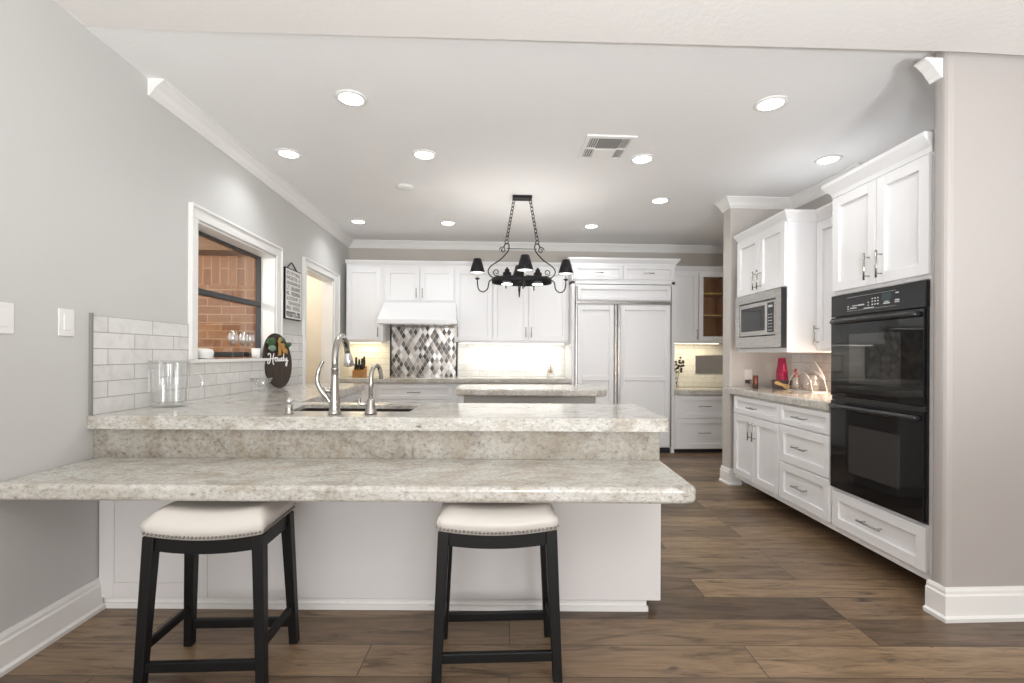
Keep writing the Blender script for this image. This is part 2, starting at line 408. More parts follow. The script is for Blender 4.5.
# baseboards
BBP = [(0, 0), (.028, 0), (.030, .018), (.018, .026), (.018, .115), (.012, .122), (.012, .135), (.006, .15), (0, .15)]
struct('baseboard_left', B().sweep([(XL, -4.6), (XL, 2.358)], BBP, 0, side=-1), 'trim')
struct('baseboard_pillar', B().sweep([(5.2, 2.11), (2.101, 2.11), (2.101, 2.195)], BBP, 0, side=1), 'trim')
struct('baseboard_stub', B().sweep([(2.256, 4.55), (2.256, 4.4), (2.36, 4.4)], BBP, 0, side=-1), 'trim')
# white corner bead running up the left wall of the front room ceiling
struct('trim_4', B().hull8([(XL, .5, zl+.10), (XL+.03, .5, zl+.10), (XL+.018, 2.24, 2.682), (XL, 2.24, 2.682)], [(XL, .5, zl+.14), (XL+.03, .5, zl+.14), (XL+.018, 2.24, 2.70), (XL, 2.24, 2.70)]), 'trim')

# window 1 -------------------------------------------------------
XG = XL-.12
wn1 = struct('window_1', B().box(XG-.03, XG+.01, W0, W0+.045, WZ0+.01, WZ1).box(XG-.03, XG+.01, W1-.03, W1, WZ0+.01, WZ1).box(XG-.03, XG+.01, W0+.045, W1-.03, WZ1-.03, WZ1).box(XG-.03, XG+.01, W0+.045, W1-.03, WZ0+.01, WZ0+.05), 'winframe', bevel=.004)
obj('meeting_rail', B().box(XG-.025, XG+.015, W0+.045, W1-.03, 1.603, 1.645), 'winframe', wn1, .004)
obj('pane', B().box(XG-.022, XG-.018, W0+.045, W1-.03, WZ0+.05, 1.603), 'pane', wn1)
obj('pane', B().box(XG-.018, XG-.014, W0+.045, W1-.03, 1.645, WZ1-.03), 'pane', wn1)
lin = B()      # painted reveal and sill board
lin.box(XG+.01, XL+.002, W0, W0+.012, WZ0, WZ1).box(XG+.01, XL+.002, W1-.012, W1, WZ0, WZ1).box(XG+.01, XL+.002, W0, W1, WZ1-.012, WZ1)
struct('trim_5', lin, 'trim')
struct('trim_6', B().box(XG+.01, XL+.024, W0-.07, W1+.10, WZ0-.022, WZ0), 'trim', bevel=.004)
cas = B()
for y0, y1, z0, z1 in ((3.01, 3.09, WZ0, 2.045), (4.205, 4.30, WZ0, 2.045), (3.01, 4.30, 2.045, 2.13)): cas.box(XL, XL+.016, y0, y1, z0, z1)
for y0, y1, z0, z1 in ((3.01, 3.028, WZ0, 2.13), (4.282, 4.30, WZ0, 2.13), (3.028, 4.282, 2.112, 2.13)): cas.box(XL+.016, XL+.028, y0, y1, z0, z1)
struct('trim_7', cas, 'trim', bevel=.003)
# doorway with cream hall beyond --------------------------------
dc = B()
for y0, y1, z0, z1 in ((4.79, 4.87, 0, 2.08), (5.74, 5.90, 0, 2.08), (4.79, 5.90, 2.08, 2.16)): dc.box(XL, XL+.018, y0, y1, z0, z1)
dc.box(XL+.018, XL+.03, 4.79, 4.806, 0, 2.16).box(XL+.018, XL+.03, 5.884, 5.90, 0, 2.16).box(XL+.018, XL+.03, 4.806, 5.884, 2.144, 2.16)
struct('door_1', dc, 'trim', bevel=.003)
dj = B().box(XL-.13, XL+.001, 4.88, 4.894, 0, DZ).box(XL-.13, XL+.001, 5.716, 5.73, 0, DZ).box(XL-.13, XL+.001, 4.88, 5.73, DZ-.014, DZ)
struct('trim_8', dj, 'trim')
hw = B().box(-3.4, -3.3, 4.6, 6.6, 0, 2.6).box(-3.3, XL-.13, 6.3, 6.4, 0, 2.6).box(-3.3, XL-.13, 4.6, 4.7, 0, 2.6)
struct('wall_hall', hw, 'hall')
struct('ceiling_hall', B().box(-3.4, XL-.13, 4.6, 6.4, 2.6, 2.7), 'hall')
light('hall_lamp', 'POINT', (-2.5, 5.5, 2.3), 9, (1, .93, .84), shadow_soft_size=.1)
# outside the window: the house's brick return wall under a soffit
struct('wall_outside', B().box(-5.2, XL-.16, 4.42, 4.56, -.3, 1.82), 'brick')
struct('wall_outside_soldier', B().box(-5.2, XL-.16, 4.415, 4.56, 1.82, 2.08), 'soldier')
struct('trim_9', B().box(-5.2, XL-.16, 4.1, 4.6, 2.08, 2.16).box(-5.2, XL-.16, 4.02, 4.1, 2.05, 2.25).box(-5.2, XL-.14, 2.2, 4.02, 2.30, 2.36), 'soffit')
struct('patio_ground', B().box(-9, XL-.15, -1, 4.6, -.35, -.3), 'ground')
light('porch_lamp', 'POINT', (-2.9, 3.3, 1.95), 26, (1, .80, .56), shadow_soft_size=.06)
hb = B()
for i in range(420):
    hb.blob((-6.4+random.uniform(-.5, .5), random.uniform(.5, 4.2), random.uniform(-.3, 1.5)), random.uniform(.06, .14), 1, (1, 1, random.uniform(.6, 1)))
hd = obj('garden_hedge', hb, 'hedge'); hd['kind'] = 'stuff'; hd['label'] = 'green garden hedge outside the kitchen window'; hd['category'] = 'hedge'

# tile on the walls
tl = B().box(XL, XL+.009, 2.30, 3.01, CZ, 1.382).box(XL, XL+.009, 3.01, 4.30, CZ, WZ0-.022).box(XL, XL+.009, 4.30, 4.79, CZ, 1.395)
struct('backsplash_left', tl, 'tileL')
struct('trim_10', B().box(XL, XL+.013, 2.290, 2.30, CZ, 1.392), M['ventgrey'])
struct('backsplash_back', B().box(XL, -1.296, YB-.009, YB, CZ, 1.40).box(-.415, 1.02, YB-.009, YB, CZ, 1.40).box(2.30, 3.36, YB-.009, YB, .79, 1.42), 'tileB')
struct('backsplash_right', B().box(XR2-.009, XR2, 2.95, 4.4, CZ, 1.30), 'tileR')

# ------------------------------------------------------------------ cabinetry helpers
def shaker(b, x0, x1, z0, z1, y0=-.02, y1=0.0, rail=.058, rec=.015):
    if z1-z0 < .2: rail = min(rail, (z1-z0)*.26)
    b.box(x0, x0+rail, y0, y1, z0, z1).box(x1-rail, x1, y0, y1, z0, z1)
    b.box(x0+rail, x1-rail, y0, y1, z0, z0+rail).box(x0+rail, x1-rail, y0, y1, z1-rail, z1)
    b.box(x0+rail, x1-rail, y0+rec, y1, z0+rail, z1-rail)
    return b
def pull(b, x, z, length, vertical, y=-.02, r=.0055, out=.032):
    h = length/2
    if vertical:
        b.tube([(x, y-out, z-h), (x, y-out, z+h)], r, 10)
        for k in (-.7, .7): b.tube([(x, y+.002, z+k*h), (x, y-out, z+k*h)], r*.75, 8)
    else:
        b.tube([(x-h, y-out, z), (x+h, y-out, z)], r, 10)
        for k in (-.7, .7): b.tube([(x+k*h, y+.002, z), (x+k*h, y-out, z)], r*.75, 8)
    return b
def front(kind, root, T, x0, x1, z0, z1, hx=None, hz=None, hv=False, hl=.13, flat=False):
    b = B(T)
    if flat: b.box(x0, x1, -.02, 0, z0, z1)
    else: shaker(b, x0, x1, z0, z1)
    d = obj(kind, b, 'cab', root, .004)
    if hx is not None: obj('handle', pull(B(T), hx, hz, hl, hv), 'nickel', d)
    return d
KP = [(0, 0), (.008, 0), (.012, .018), (.03, .035), (.045, .05), (.05, .055), (.05, .07), (0, .07)]
def crown_cab(name, T, path, z, root, side=1, h=.07):
    b = B(T).sweep(path, [(o, dz*h/.07) for o, dz in KP], z, side=side); return obj(name, b, 'cab', root)

# ------------------------------------------------------------------ peninsula
pb = thing('kitchen_peninsula', 'white painted peninsula base under the granite breakfast bar', 'cabinet', (-.5, 2.3, 0))
T0 = Matrix.Identity(4)
P = lambda x, y0: (x, pen(y0, x))
x0, x1 = -1.83, .81
obj('back_panel', B().prism([P(-1.32, 2.26), P(x1, 2.26), P(x1, 2.285), P(-1.32, 2.285)], .056, .664), 'base', pb, .003)
# left panel with a shallow frame
lp = B(Matrix.Translation((0, 2.268, 0)) @ Matrix.Rotation(math.atan(SL), 4, 'Z'))
shaker(lp, -1.832, -1.3205, .056, .664, -.012, .012, .07, .004)
obj('framed_panel', lp, 'base', pb, .003)
obj('end_panel', B().prism([P(x1-.02, 2.285), P(x1, 2.285), P(x1+.01, 2.80), P(x1-.01, 2.80)], .056, .86), 'base', pb, .003)
obj('kitchen_side', B().prism([P(-1.15, 2.79), P(x1, 2.79), P(x1, 2.81), P(-1.15, 2.81)], .10, .86), 'cab', pb, .003)
obj('knee_wall', B().prism([P(-1.83, 2.285), P(x1-.02, 2.285), P(x1-.02, 2.33), P(-1.83, 2.33)], .056, .86), 'base', pb)
obj('toe_kick', B().prism([P(-1.83, 2.280), P(.75, 2.280), P(.75, 2.78), P(-1.83, 2.78)], 0, .056).prism([P(-1.83, 2.268), P(.755, 2.268), P(.755, 2.28), P(-1.83, 2.28)], 0, .024), 'trim', pb)
# return leg of base cabinets along the left wall
lr = thing('base_cabinet', 'white base cabinets under the granite run below the window', 'cabinet', (-1.5, 3.8, 0))
lb = B().prism([(XL+.005, 2.9), (-1.19, 2.9), (-1.26, 4.77), (XL+.005, 4.77)], .10, .66)
obj('carcass', lb, 'cab', lr)
obj('rail', B().prism([(-1.21, 2.9), (-1.19, 2.9), (-1.26, 4.77), (-1.28, 4.77)], .66, .86).prism([(XL+.005, 4.75), (-1.28, 4.75), (-1.28, 4.77), (XL+.005, 4.77)], .66, .86), 'cab', lr)
obj('toe_kick', B().prism([(XL+.005, 2.9), (-1.26, 2.9), (-1.33, 4.70), (XL+.005, 4.70)], 0, .10), 'cab', lr)
Tl = Matrix.Translation((-1.19, 2.9, 0)) @ Matrix.Rotation(PI/2 + math.atan(.07/1.87), 4, 'Z')
for i in range(3):
    a = .05+i*.60
    front('drawer', lr, Tl, a+.003, a+.597, .70, .85, a+.3, .775)
    front('door', lr, Tl, a+.003, a+.597, .12, .69, a+.54, .60, True)

# upper granite counter, L-shaped with the sink cut out
def slab_with_hole(outer, hole, z0, z1):
    b = B(); bm = b.bm; es = []
    for poly in (outer, hole):
        vs = [bm.verts.new((x, y, z0)) for x, y in poly]
        es += [bm.edges.new((vs[i], vs[(i+1) % len(vs)])) for i in range(len(vs))]
    bmesh.ops.triangle_fill(bm, edges=es, use_beauty=True)
    fs = bm.faces[:]
    r = bmesh.ops.extrude_face_region(bm, geom=fs)
    for g in r['geom']:
        if isinstance(g, bmesh.types.BMVert): g.co.z = z1
    return b
def arc(cx, cy, r, a0, a1, n_=5): return [(cx+r*math.cos(a0+(a1-a0)*i/n_), cy+r*math.sin(a0+(a1-a0)*i/n_)) for i in range(n_+1)]
outer = [(XL+.001, pen(2.19, XL)), (.80, pen(2.19, .80))] + arc(.80, pen(2.19, .81)+.03, .03, -PI/2, 0)[1:] + [(.862, pen(2.86, .862)), (-1.135, pen(2.86, -1.135)), (-1.22, 4.785), (XL+.001, 4.785)]
SK = [(-1.0, 2.466), (-.40, 2.432), (-.395, 2.735), (-1.05, 2.79)]
def rounded(poly, r, n_=4):
    out = []
    for i, p in enumerate(poly):
        p = Vector(p); a = (Vector(poly[i-1])-p).normalized(); c_ = (Vector(poly[(i+1) % len(poly)])-p).normalized()
        p0, p1 = p+a*r, p+c_*r
        for k in range(n_+1):
            t = k/n_; q = (1-t)**2*p0 + 2*t*(1-t)*p + t*t*p1; out.append((q.x, q.y))
    return out
hole = rounded(SK, .03)
ct = single('sink_countertop', slab_with_hole(outer, hole, .86, CZ), 'granite', 'long L-shaped granite countertop with the sink cut into it', 'countertop', (-.5, 2.5, .86), bevel=.012, seg=4)
sk = thing('undermount_sink', 'dark undermount sink set into the granite below the tall faucet', 'sink', (-.7, 2.6, .66))
wlb = B(); inn = [Vector(p) for p in hole]; cen = sum(inn, Vector((0, 0)))/len(inn)
big = [(cen + (p-cen)*.995) for p in inn]; low = [(cen + (p-cen)*.93) for p in inn]; lowi = [(cen + (p-cen)*.91) for p in inn]; topi = [(cen + (p-cen)*.98) for p in inn]
loops = [[(p.x, p.y, .899) for p in big], [(p.x, p.y, .66) for p in low], [(p.x, p.y, .675) for p in lowi], [(p.x, p.y, .899) for p in topi]]
vl = [[wlb.v(q) for q in L] for L in loops]; K = len(inn)
for a, b_ in ((0, 1), (3, 2), (0, 3)):
    for i in range(K): wlb.face([vl[a][i], vl[a][(i+1) % K], vl[b_][(i+1) % K], vl[b_][i]], True)
wlb.face(vl[1]); wlb.face(vl[2])
obj('basin', wlb, 'bronze', sk)
obj('drain', B().lathe([(.0, .676), (.045, .676), (.045, .682), (.03, .684), (0, .681)], (cen.x, cen.y, 0), 20), 'steel', sk)
# granite upstand and bar top
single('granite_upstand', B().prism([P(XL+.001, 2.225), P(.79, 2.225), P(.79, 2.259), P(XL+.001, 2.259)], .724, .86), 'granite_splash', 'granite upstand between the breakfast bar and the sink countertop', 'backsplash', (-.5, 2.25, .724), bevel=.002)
bar = [P(XL+.001, 1.755), P(.722, 1.755)] + [(x, y+SL*x) for x, y in arc(.722, 1.805, .05, -PI/2, 0, 6)][1:] + [P(.80, 2.259), P(XL+.001, 2.259)]
single('bar_countertop', B().prism(bar, .664, .724), 'granite', 'low granite breakfast bar top over the two stools', 'countertop', (-.5, 2.0, .664), bevel=.016, seg=4)

# faucets --------------------------------------------------------
def bez(p, n_=24):
    out = []; P_ = [Vector(q) for q in p]
    for i in range(len(P_)-1):
        a = P_[max(i-1, 0)]; b_ = P_[i]; c_ = P_[i+1]; d_ = P_[min(i+2, len(P_)-1)]
        for k in range(n_):
            t = k/n_
            out.append(.5*((2*b_) + (-a+c_)*t + (2*a-5*b_+4*c_-d_)*t*t + (-a+3*b_-3*c_+d_)*t**3))
    out.append(P_[-1]); return out
fx, fy = -.738, 2.335
f = thing('kitchen_faucet', 'tall brushed nickel gooseneck faucet with pull-down spray beside the sink', 'faucet', (fx, fy, CZ))
obj('body', B().lathe([(.030, .92), (.031, .928), (.026, .935), (.024, .95), (.0245, .985), (.0215, 1.03), (.0185, 1.06), (.0165, 1.10), (.0160, 1.13), (.0175, 1.131), (.0175, 1.142), (.0158, 1.143), (0, 1.145)], (fx, fy, 0), 28), 'nickel', f)
arcp = [(fx, fy, 1.13), (fx, fy, 1.17)] + [(fx-.012*(1-math.cos(t))/2, fy+.125*(1-math.cos(t)), 1.170+.128*math.sin(t)) for t in [PI*k/18 for k in range(1, 17)]]
obj('spout', B().tube(arcp, .0150, 16), 'nickel', f)
e0 = Vector(arcp[-1]); e1 = Vector(arcp[-1]) + Vector((.006, .010, -.062))
obj('spray_head', B().tube([e0, e0.lerp(e1, .12), e0.lerp(e1, .5), e1, e1+Vector((0, .001, -.006))], [.0165, .019, .023, .029, .027], 18), 'chrome', f)
h = obj('handle', B().tube(bez([(fx-.016, fy, .965), (fx-.035, fy-.005, 1.0), (fx-.062, fy-.008, 1.035), (fx-.078, fy-.01, 1.075), (fx-.074, fy-.01, 1.125), (fx-.052, fy-.01, 1.175)], 6), [.011]*7+[.0125]*6+[.012]*6+[.010]*6+[.008]*6, 12), 'nickel', f)
obj('valve', B().tube([(fx-.01, fy, 1.03), (fx-.062, fy-.008, 1.04)], [.014, .009], 12), 'nickel', f)
gx, gy = -.567, 2.335
g = thing('filter_faucet', 'small brushed nickel drinking water faucet right of the tall faucet', 'faucet', (gx, gy, CZ))
obj('body', B().lathe([(.029, .92), (.030, .927), (.026, .935), (.022, .96), (.018, .985), (.0125, 1.0), (0, 1.001)], (gx, gy, 0), 24), 'nickel', g)
ga = [(gx, gy, .99), (gx, gy, 1.07)] + [(gx+.012*(1-math.cos(t)), gy+.055*(1-math.cos(t)), 1.085+.068*math.sin(t)) for t in [PI*k/14 for k in range(1, 15)]]
obj('spout', B().tube(ga, .0105, 14), 'nickel', g)
obj('handle', B().tube([(gx-.01, gy, .972), (gx-.05, gy, .968), (gx-.056, gy, .975), (gx-.057, gy, 1.012)], [.010, .009, .009, .006], 10), 'nickel', g)
sx_, sy_ = -.957, 2.35
sd = thing('soap_dispenser', 'small brushed nickel soap dispenser pump left of the sink', 'dispenser', (sx_, sy_, CZ))
obj('base', B().lathe([(.022, .92), (.023, .925), (.019, .931), (.0175, .94), (.0185, .965), (.013, .969), (0, .97)], (sx_, sy_, 0), 24), 'nickel', sd)
obj('pump', B().lathe([(.008, .968), (.008, .973), (.014, .976), (.012, .985), (.006, .995), (0, 1.0)], (sx_, sy_, 0), 20).tube([(sx_, sy_, .984), (sx_+.004, sy_+.05, .982)], .0045, 8), 'chrome', sd)

# ------------------------------------------------------------------ stools
def make_stool(loc, label):
    r = thing('bar_stool', label, 'stool', loc, 0, 'backless counter stools at the bar')
    T = Matrix.Translation(loc); hw, hd = .220, .140
    def sad(x): return .020*(x/hw)**2
    # seat: grid with a saddle dip
    b = B(T); NX, NY = 20, 10; prof = []
    rows = []
    for j in range(NY+1):
        row = []
        for i in range(NX+1):
            x = -hw+2*hw*i/NX; y = -hd+2*hd*j/NY
            ex = max(0, (abs(x)-(hw-.05))/.05); ey = max(0, (abs(y)-(hd-.06))/.06); e = min(1, math.hypot(ex, ey))
            z = .628+sad(x) - .042*(1-math.sqrt(max(0, 1-e*e)))
            row.append((x, y, z))
        rows.append(row)
    top = [[b.v(p) for p in row] for row in rows]
    bot = [[b.v((p[0]*(.995), p[1]*.995, .538+sad(p[0]))) for p in row] for row in rows]
    for j in range(NY):
        for i in range(NX):
            b.face([top[j][i], top[j][i+1], top[j+1][i+1], top[j+1][i]], True); b.face([bot[j][i], bot[j+1][i], bot[j+1][i+1], bot[j][i+1]])
    rim = [(0, i) for i in range(NX)] + [(j, NX) for j in range(NY)] + [(NY, i) for i in range(NX, 0, -1)] + [(j, 0) for j in range(NY, 0, -1)]
    # bulging side with one middle loop
    mid = {}
    for (j, i) in rim:
        p = rows[j][i]; mid[(j, i)] = b.v((p[0]*1.022, p[1]*1.03, .572+sad(p[0])))
    for k in range(len(rim)):
        a, c_ = rim[k], rim[(k+1) % len(rim)]
        b.face([top[a[0]][a[1]], mid[a], mid[c_], top[c_[0]][c_[1]]], True); b.face([mid[a], bot[a[0]][a[1]], bot[c_[0]][c_[1]], mid[c_]], True)
    seat = obj('seat', b, 'stoolseat', r)
    nb = B(T); per = []
    for k in range(30): per.append((-hw+2*hw*(k+.5)/30, -hd-.0035))
    for k in range(30): per.append((-hw+2*hw*(k+.5)/30, hd+.0035))
    for k in range(20): per.append((hw+.0035, -hd+2*hd*(k+.5)/20)); per.append((-hw-.0035, -hd+2*hd*(k+.5)/20))
    for x, y in per: nb.blob((x, y, .549+sad(x)), .0052, 1)
    nh = obj('nailhead_trim', nb, 'nail', seat)
    # aprons, curved with the saddle
    ab = B(T)
    for ys in (-1, 1):
        y0, y1 = sorted((ys*(hd-.008), ys*(hd-.03)))
        for i in range(16):
            xa, xb = [-.185+.37*q/16 for q in (i, i+1)]
            ab.hull8([(xa, y0, .486+sad(xa)), (xb, y0, .486+sad(xb)), (xb, y1, .486+sad(xb)), (xa, y1, .486+sad(xa))], [(xa, y0, .5382+sad(xa)), (xb, y0, .5382+sad(xb)), (xb, y1, .5382+sad(xb)), (xa, y1, .5382+sad(xa))])
    for xs in (-1, 1):
        xa, xb = sorted((xs*(hw-.010), xs*(hw-.032))); ab.box(xa, xb, -hd+.03, hd-.03, .497, .5555)
    obj('apron', ab, 'stoolwood', r)
    lw = .042
    for xs in (-1, 1):
        for ys in (-1, 1):
            def sq(cx, cy, h_, z): return [(cx-h_, cy-h_, z), (cx+h_, cy-h_, z), (cx+h_, cy+h_, z), (cx-h_, cy+h_, z)]
            obj('leg', B(T).hull8(sq(xs*.224, ys*.143, .017, 0), sq(xs*.1995, ys*.1185, .0215, .5535)), 'stoolwood', r, .003)
    def lx(z): return .224-.0245*z/.543
    def ly(z): return .143-.0245*z/.543
    for ys in (-1, 1):
        z = .09; obj('stretcher', B(T).box(-lx(z)+.01, lx(z)-.01, ys*ly(z)-.010, ys*ly(z)+.010, z-.018, z+.018), 'stoolwood', r, .003)
    for xs in (-1, 1):
        z = .155; obj('stretcher', B(T).box(xs*lx(z)-.009, xs*lx(z)+.009, -ly(z)+.01, ly(z)-.01, z-.016, z+.016), 'stoolwood', r, .003)
    return r
st = make_stool((.035, 1.918, 0), 'cream leather backless stool with black legs under the middle of the bar')
st2 = dup(st, (-1.022, 1.908, 0), 'cream leather backless stool with black legs nearest the left wall'); st2.scale.x = .95

# ------------------------------------------------------------------ right-hand run
RA = math.atan2(-.9992, -.04)                 # local x runs from the far end toward the camera
TR = frame((2.226, 4.244, 0), RA)
ra = 'base cabinets of the right-hand run'
def rthing(name, label, cat, s, y=0, z=0, group=None): 
    p = TR @ Vector((s, y, z)); return thing(name, label, cat, p, RA, group)
def carcass(root, T, s0, s1, d, z0, z1, y0=0.0): return obj('carcass', B(T).box(s0, s1, y0, d, z0, z1), 'cab', root, .002)
D_ = .62
r = rthing('base_cabinet', 'white base cabinet with two doors under one wide drawer, below the microwave', 'cabinet', .37, group=ra)
carcass(r, TR, 0, .735, D_, .115, .858)
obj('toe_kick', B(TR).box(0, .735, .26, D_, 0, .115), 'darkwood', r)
front('drawer', r, TR, .012, .728, .705, .85, .365, .772, hl=.13)
front('door', r, TR, .012, .362, .155, .695, .33, .58, True, .15)
front('door', r, TR, .368, .728, .155, .695, .40, .58, True, .15)
r = rthing('base_cabinet', 'white base cabinet of three stacked drawers left of the ovens', 'cabinet', 1.02, group=ra)
carcass(r, TR, .735, 1.309, D_, .115, .858)
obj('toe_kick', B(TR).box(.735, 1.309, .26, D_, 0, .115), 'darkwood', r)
for z0, z1 in ((.155, .425), (.432, .70), (.708, .85)): front('drawer', r, TR, .742, 1.303, z0, z1, 1.022, (z0+z1)/2, hl=.15)
r = rthing('oven_cabinet', 'tall white cabinet built around the black double oven', 'cabinet', 1.67)
ob = B(TR); s0, s1 = 1.309, 2.022
ob.box(s0, s0+.02, 0, .66, .115, 2.215).box(s1-.02, s1, 0, .66, .115, 2.215).box(s0+.02, s1-.02, .0, .66, .115, .385).box(s0+.02, s1-.02, 0, .66, 1.59, 2.215).box(s0+.02, s1-.02, .64, .66, .385, 1.59)
obj('carcass', ob, 'cab', r, .002)
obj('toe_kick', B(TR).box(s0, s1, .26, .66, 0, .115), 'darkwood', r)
front('drawer', r, TR, s0+.02, s1-.015, .155, .375, 1.67, .268, hl=.17)
front('door', r, TR, s0+.012, 1.677, 1.612, 2.195, 1.635, 1.715, True, .15)
front('door', r, TR, 1.683, s1-.008, 1.612, 2.195, 1.725, 1.715, True, .15)
crown_cab('crown', TR, [(s0, .24), (s0, 0), (s1, 0)], 2.205, r, side=-1, h=.095)
# the double oven
ov = rthing('double_oven', 'black glass double wall oven in the white tall cabinet', 'oven', 1.665, 0, .392)
o0, o1 = 1.331, 2.000; TO = TR @ Matrix.Translation((0, -.003, 0))
obj('housing', B(TO).box(o0, o1, 0.002, .58, .392, 1.582), 'rubber', ov)
cp = obj('control_panel', B(TO).box(o0-.008, o1+.008, -.022, .002, 1.452, 1.584), 'blackpanel', ov, .003)
mk = B(TO)
o_c = lambda u: o0 + u*(o1-o0)
mk.box(o_c(.20), o_c(.74), -.0235, -.022, 1.478, 1.479).box(o_c(.20), o_c(.74), -.0235, -.022, 1.558, 1.559)
for u, z, w_, h_ in ((.215, 1.490, .012, .005), (.215, 1.504, .012, .005), (.28, 1.493, .05, .006), (.275, 1.506, .007, .007), (.295, 1.506, .007, .007), (.315, 1.506, .007, .007), (.37, 1.506, .05, .007), (.45, 1.484, .06, .005), (.50, 1.484, .02, .004), (.455, 1.498, .008, .006), (.455, 1.514, .008, .006),
                     (.50, 1.500, .010, .007), (.50, 1.517, .008, .006), (.50, 1.533, .008, .006), (.53, 1.500, .008, .006), (.53, 1.517, .008, .006), (.53, 1.533, .008, .006), (.56, 1.500, .010, .007), (.56, 1.517, .008, .006), (.56, 1.533, .008, .006), (.65, 1.497, .045, .006), (.65, 1.506, .03, .004), (.755, 1.497, .03, .005), (.755, 1.507, .028, .006), (.755, 1.545, .02, .006)):
    mk.box(o_c(u)-w_/2, o_c(u)+w_/2, -.0235, -.022, z-h_/2, z+h_/2)
obj('markings', mk, 'mark', cp)
obj('display', B(TO).box(o_c(.60), o_c(.70), -.0232, -.022, 1.513, 1.552), 'lcd', cp)
def oven_door(z0, z1, hz, wz0, wz1):
    d = obj('door', B(TO).box(o0-.004, o1+.004, -.026, .002, z0, z1), 'blackglass', ov, .004)
    obj('window', B(TO).box(o_c(.24), o_c(.80), -.0272, -.026, wz0, wz1), 'ovenwin', d)
    hb_ = B(TO); k = 12
    pts = [(o0+.035+(o1-o0-.07)*i/k, -.046-.008*math.sin(PI*i/k), hz) for i in range(k+1)]
    hb_.tube([(o0+.03, -.02, hz)] + pts + [(o1-.03, -.02, hz)], .0135, 10)
    obj('handle', hb_, 'blackmetal', d)
oven_door(.965, 1.447, 1.420, 1.05, 1.34)
obj('vent_strip', B(TO).box(o0-.004, o1+.004, -.018, .002, .938, .963), 'rubber', ov)
oven_door(.396, .936, .905, .52, .80)
# right-hand countertop
single('right_countertop', B(TR).prism([(-.15, -.035), (1.307, -.035), (1.307, .637), (-.12, .62)], .86, CZ), 'granite', 'granite countertop on the right between the far wall and the ovens', 'countertop', TR @ Vector((.6, .3, .86)), bevel=.012, seg=4)
# microwave cabinet
mc = rthing('wall_cabinet', 'white wall cabinet holding the microwave', 'cabinet', .48, 0, 1.237, 'wall cabinets of the right-hand run')
ms0, ms1, yf = .10, .84, -.02
mb = B(TR).box(ms0, ms0+.018, yf, .60, 1.237, 2.20).box(ms1-.018, ms1, yf, .60, 1.237, 2.20).box(ms0+.018, ms1-.018, yf, .60, 1.237, 1.272).box(ms0+.018, ms1-.018, yf, .60, 1.715, 2.20).box(ms0+.018, ms1-.018, .58, .60, 1.272, 1.715)
obj('carcass', mb, 'cab', mc, .002)
Tm = TR @ Matrix.Translation((0, yf, 0))
front('door', mc, Tm, ms0+.006, .467, 1.722, 2.192, .438, 1.82, True, .15)
front('door', mc, Tm, .473, ms1-.006, 1.722, 2.192, .505, 1.82, True, .15)
crown_cab('crown', TR, [(ms0, yf), (ms1, yf), (ms1, .2)], 2.19, mc, side=-1, h=.075)
mw = rthing('microwave', 'stainless steel built-in microwave below two white doors', 'microwave', .47, 0, 1.274)
b0, b1 = ms0+.02, ms1-.012
obj('housing', B(TR).box(b0+.03, b1-.03, -.018, .45, 1.274, 1.712), 'rubber', mw)
tk = B(TR); zt0, zt1 = 1.274, 1.714; i0, i1, iz0, iz1 = .18, .755, 1.365, 1.645
tk.box(b0, i0, -.060, -.0205, zt0, zt1).box(i1, b1, -.060, -.0205, zt0, zt1).box(i0, i1, -.060, -.0205, zt0, iz0).box(i0, i1, -.060, -.0205, iz1, zt1)
obj('trim_kit', tk, 'steel', mw, .002)
obj('side_strip', B(TR).box(b1, b1+.004, -.060, -.0205, zt0, zt1), 'rubber', mw)
md_ = obj('door', B(TR).box(i0+.008, .615, -.056, -.019, iz0+.008, iz1-.008), 'steel', mw, .002)
obj('window', B(TR).box(i0+.04, .595, -.0575, -.056, iz0+.045, iz1-.04), 'blackglass', md_)
cpn = obj('control_panel', B(TR).box(.618, i1-.008, -.056, -.019, iz0+.008, iz1-.008), 'steel', mw, .002)
obj('keypad', B(TR).box(.635, i1-.03, -.0572, -.056, iz0+.025, iz1-.025), 'blackpanel', cpn)
km = B(TR)
km.box(.652, .708, -.0578, -.0572, iz1-.062, iz1-.045)
for q in range(6):
    for w_ in range(3): km.box(.65+.021*w_, .660+.021*w_, -.0578, -.0572, iz0+.04+.024*q, iz0+.046+.024*q)
obj('markings', km, 'mark', cpn)
# shallower wall cabinet between microwave and ovens
sc_ = rthing('wall_cabinet', 'shallow white single-door wall cabinet between microwave and ovens', 'cabinet', 1.07, .2, 1.245, 'wall cabinets of the right-hand run')
carcass(sc_, TR, ms1, s0, .60, 1.245, 2.20, .2)
front('door', sc_, TR @ Matrix.Translation((0, .2, 0)), ms1+.02, s0-.01, 1.262, 2.17, ms1+.045, 1.36, True, .14)
crown_cab('crown', TR, [(ms1, .2), (s0, .2)], 2.19, sc_, side=-1, h=.075)

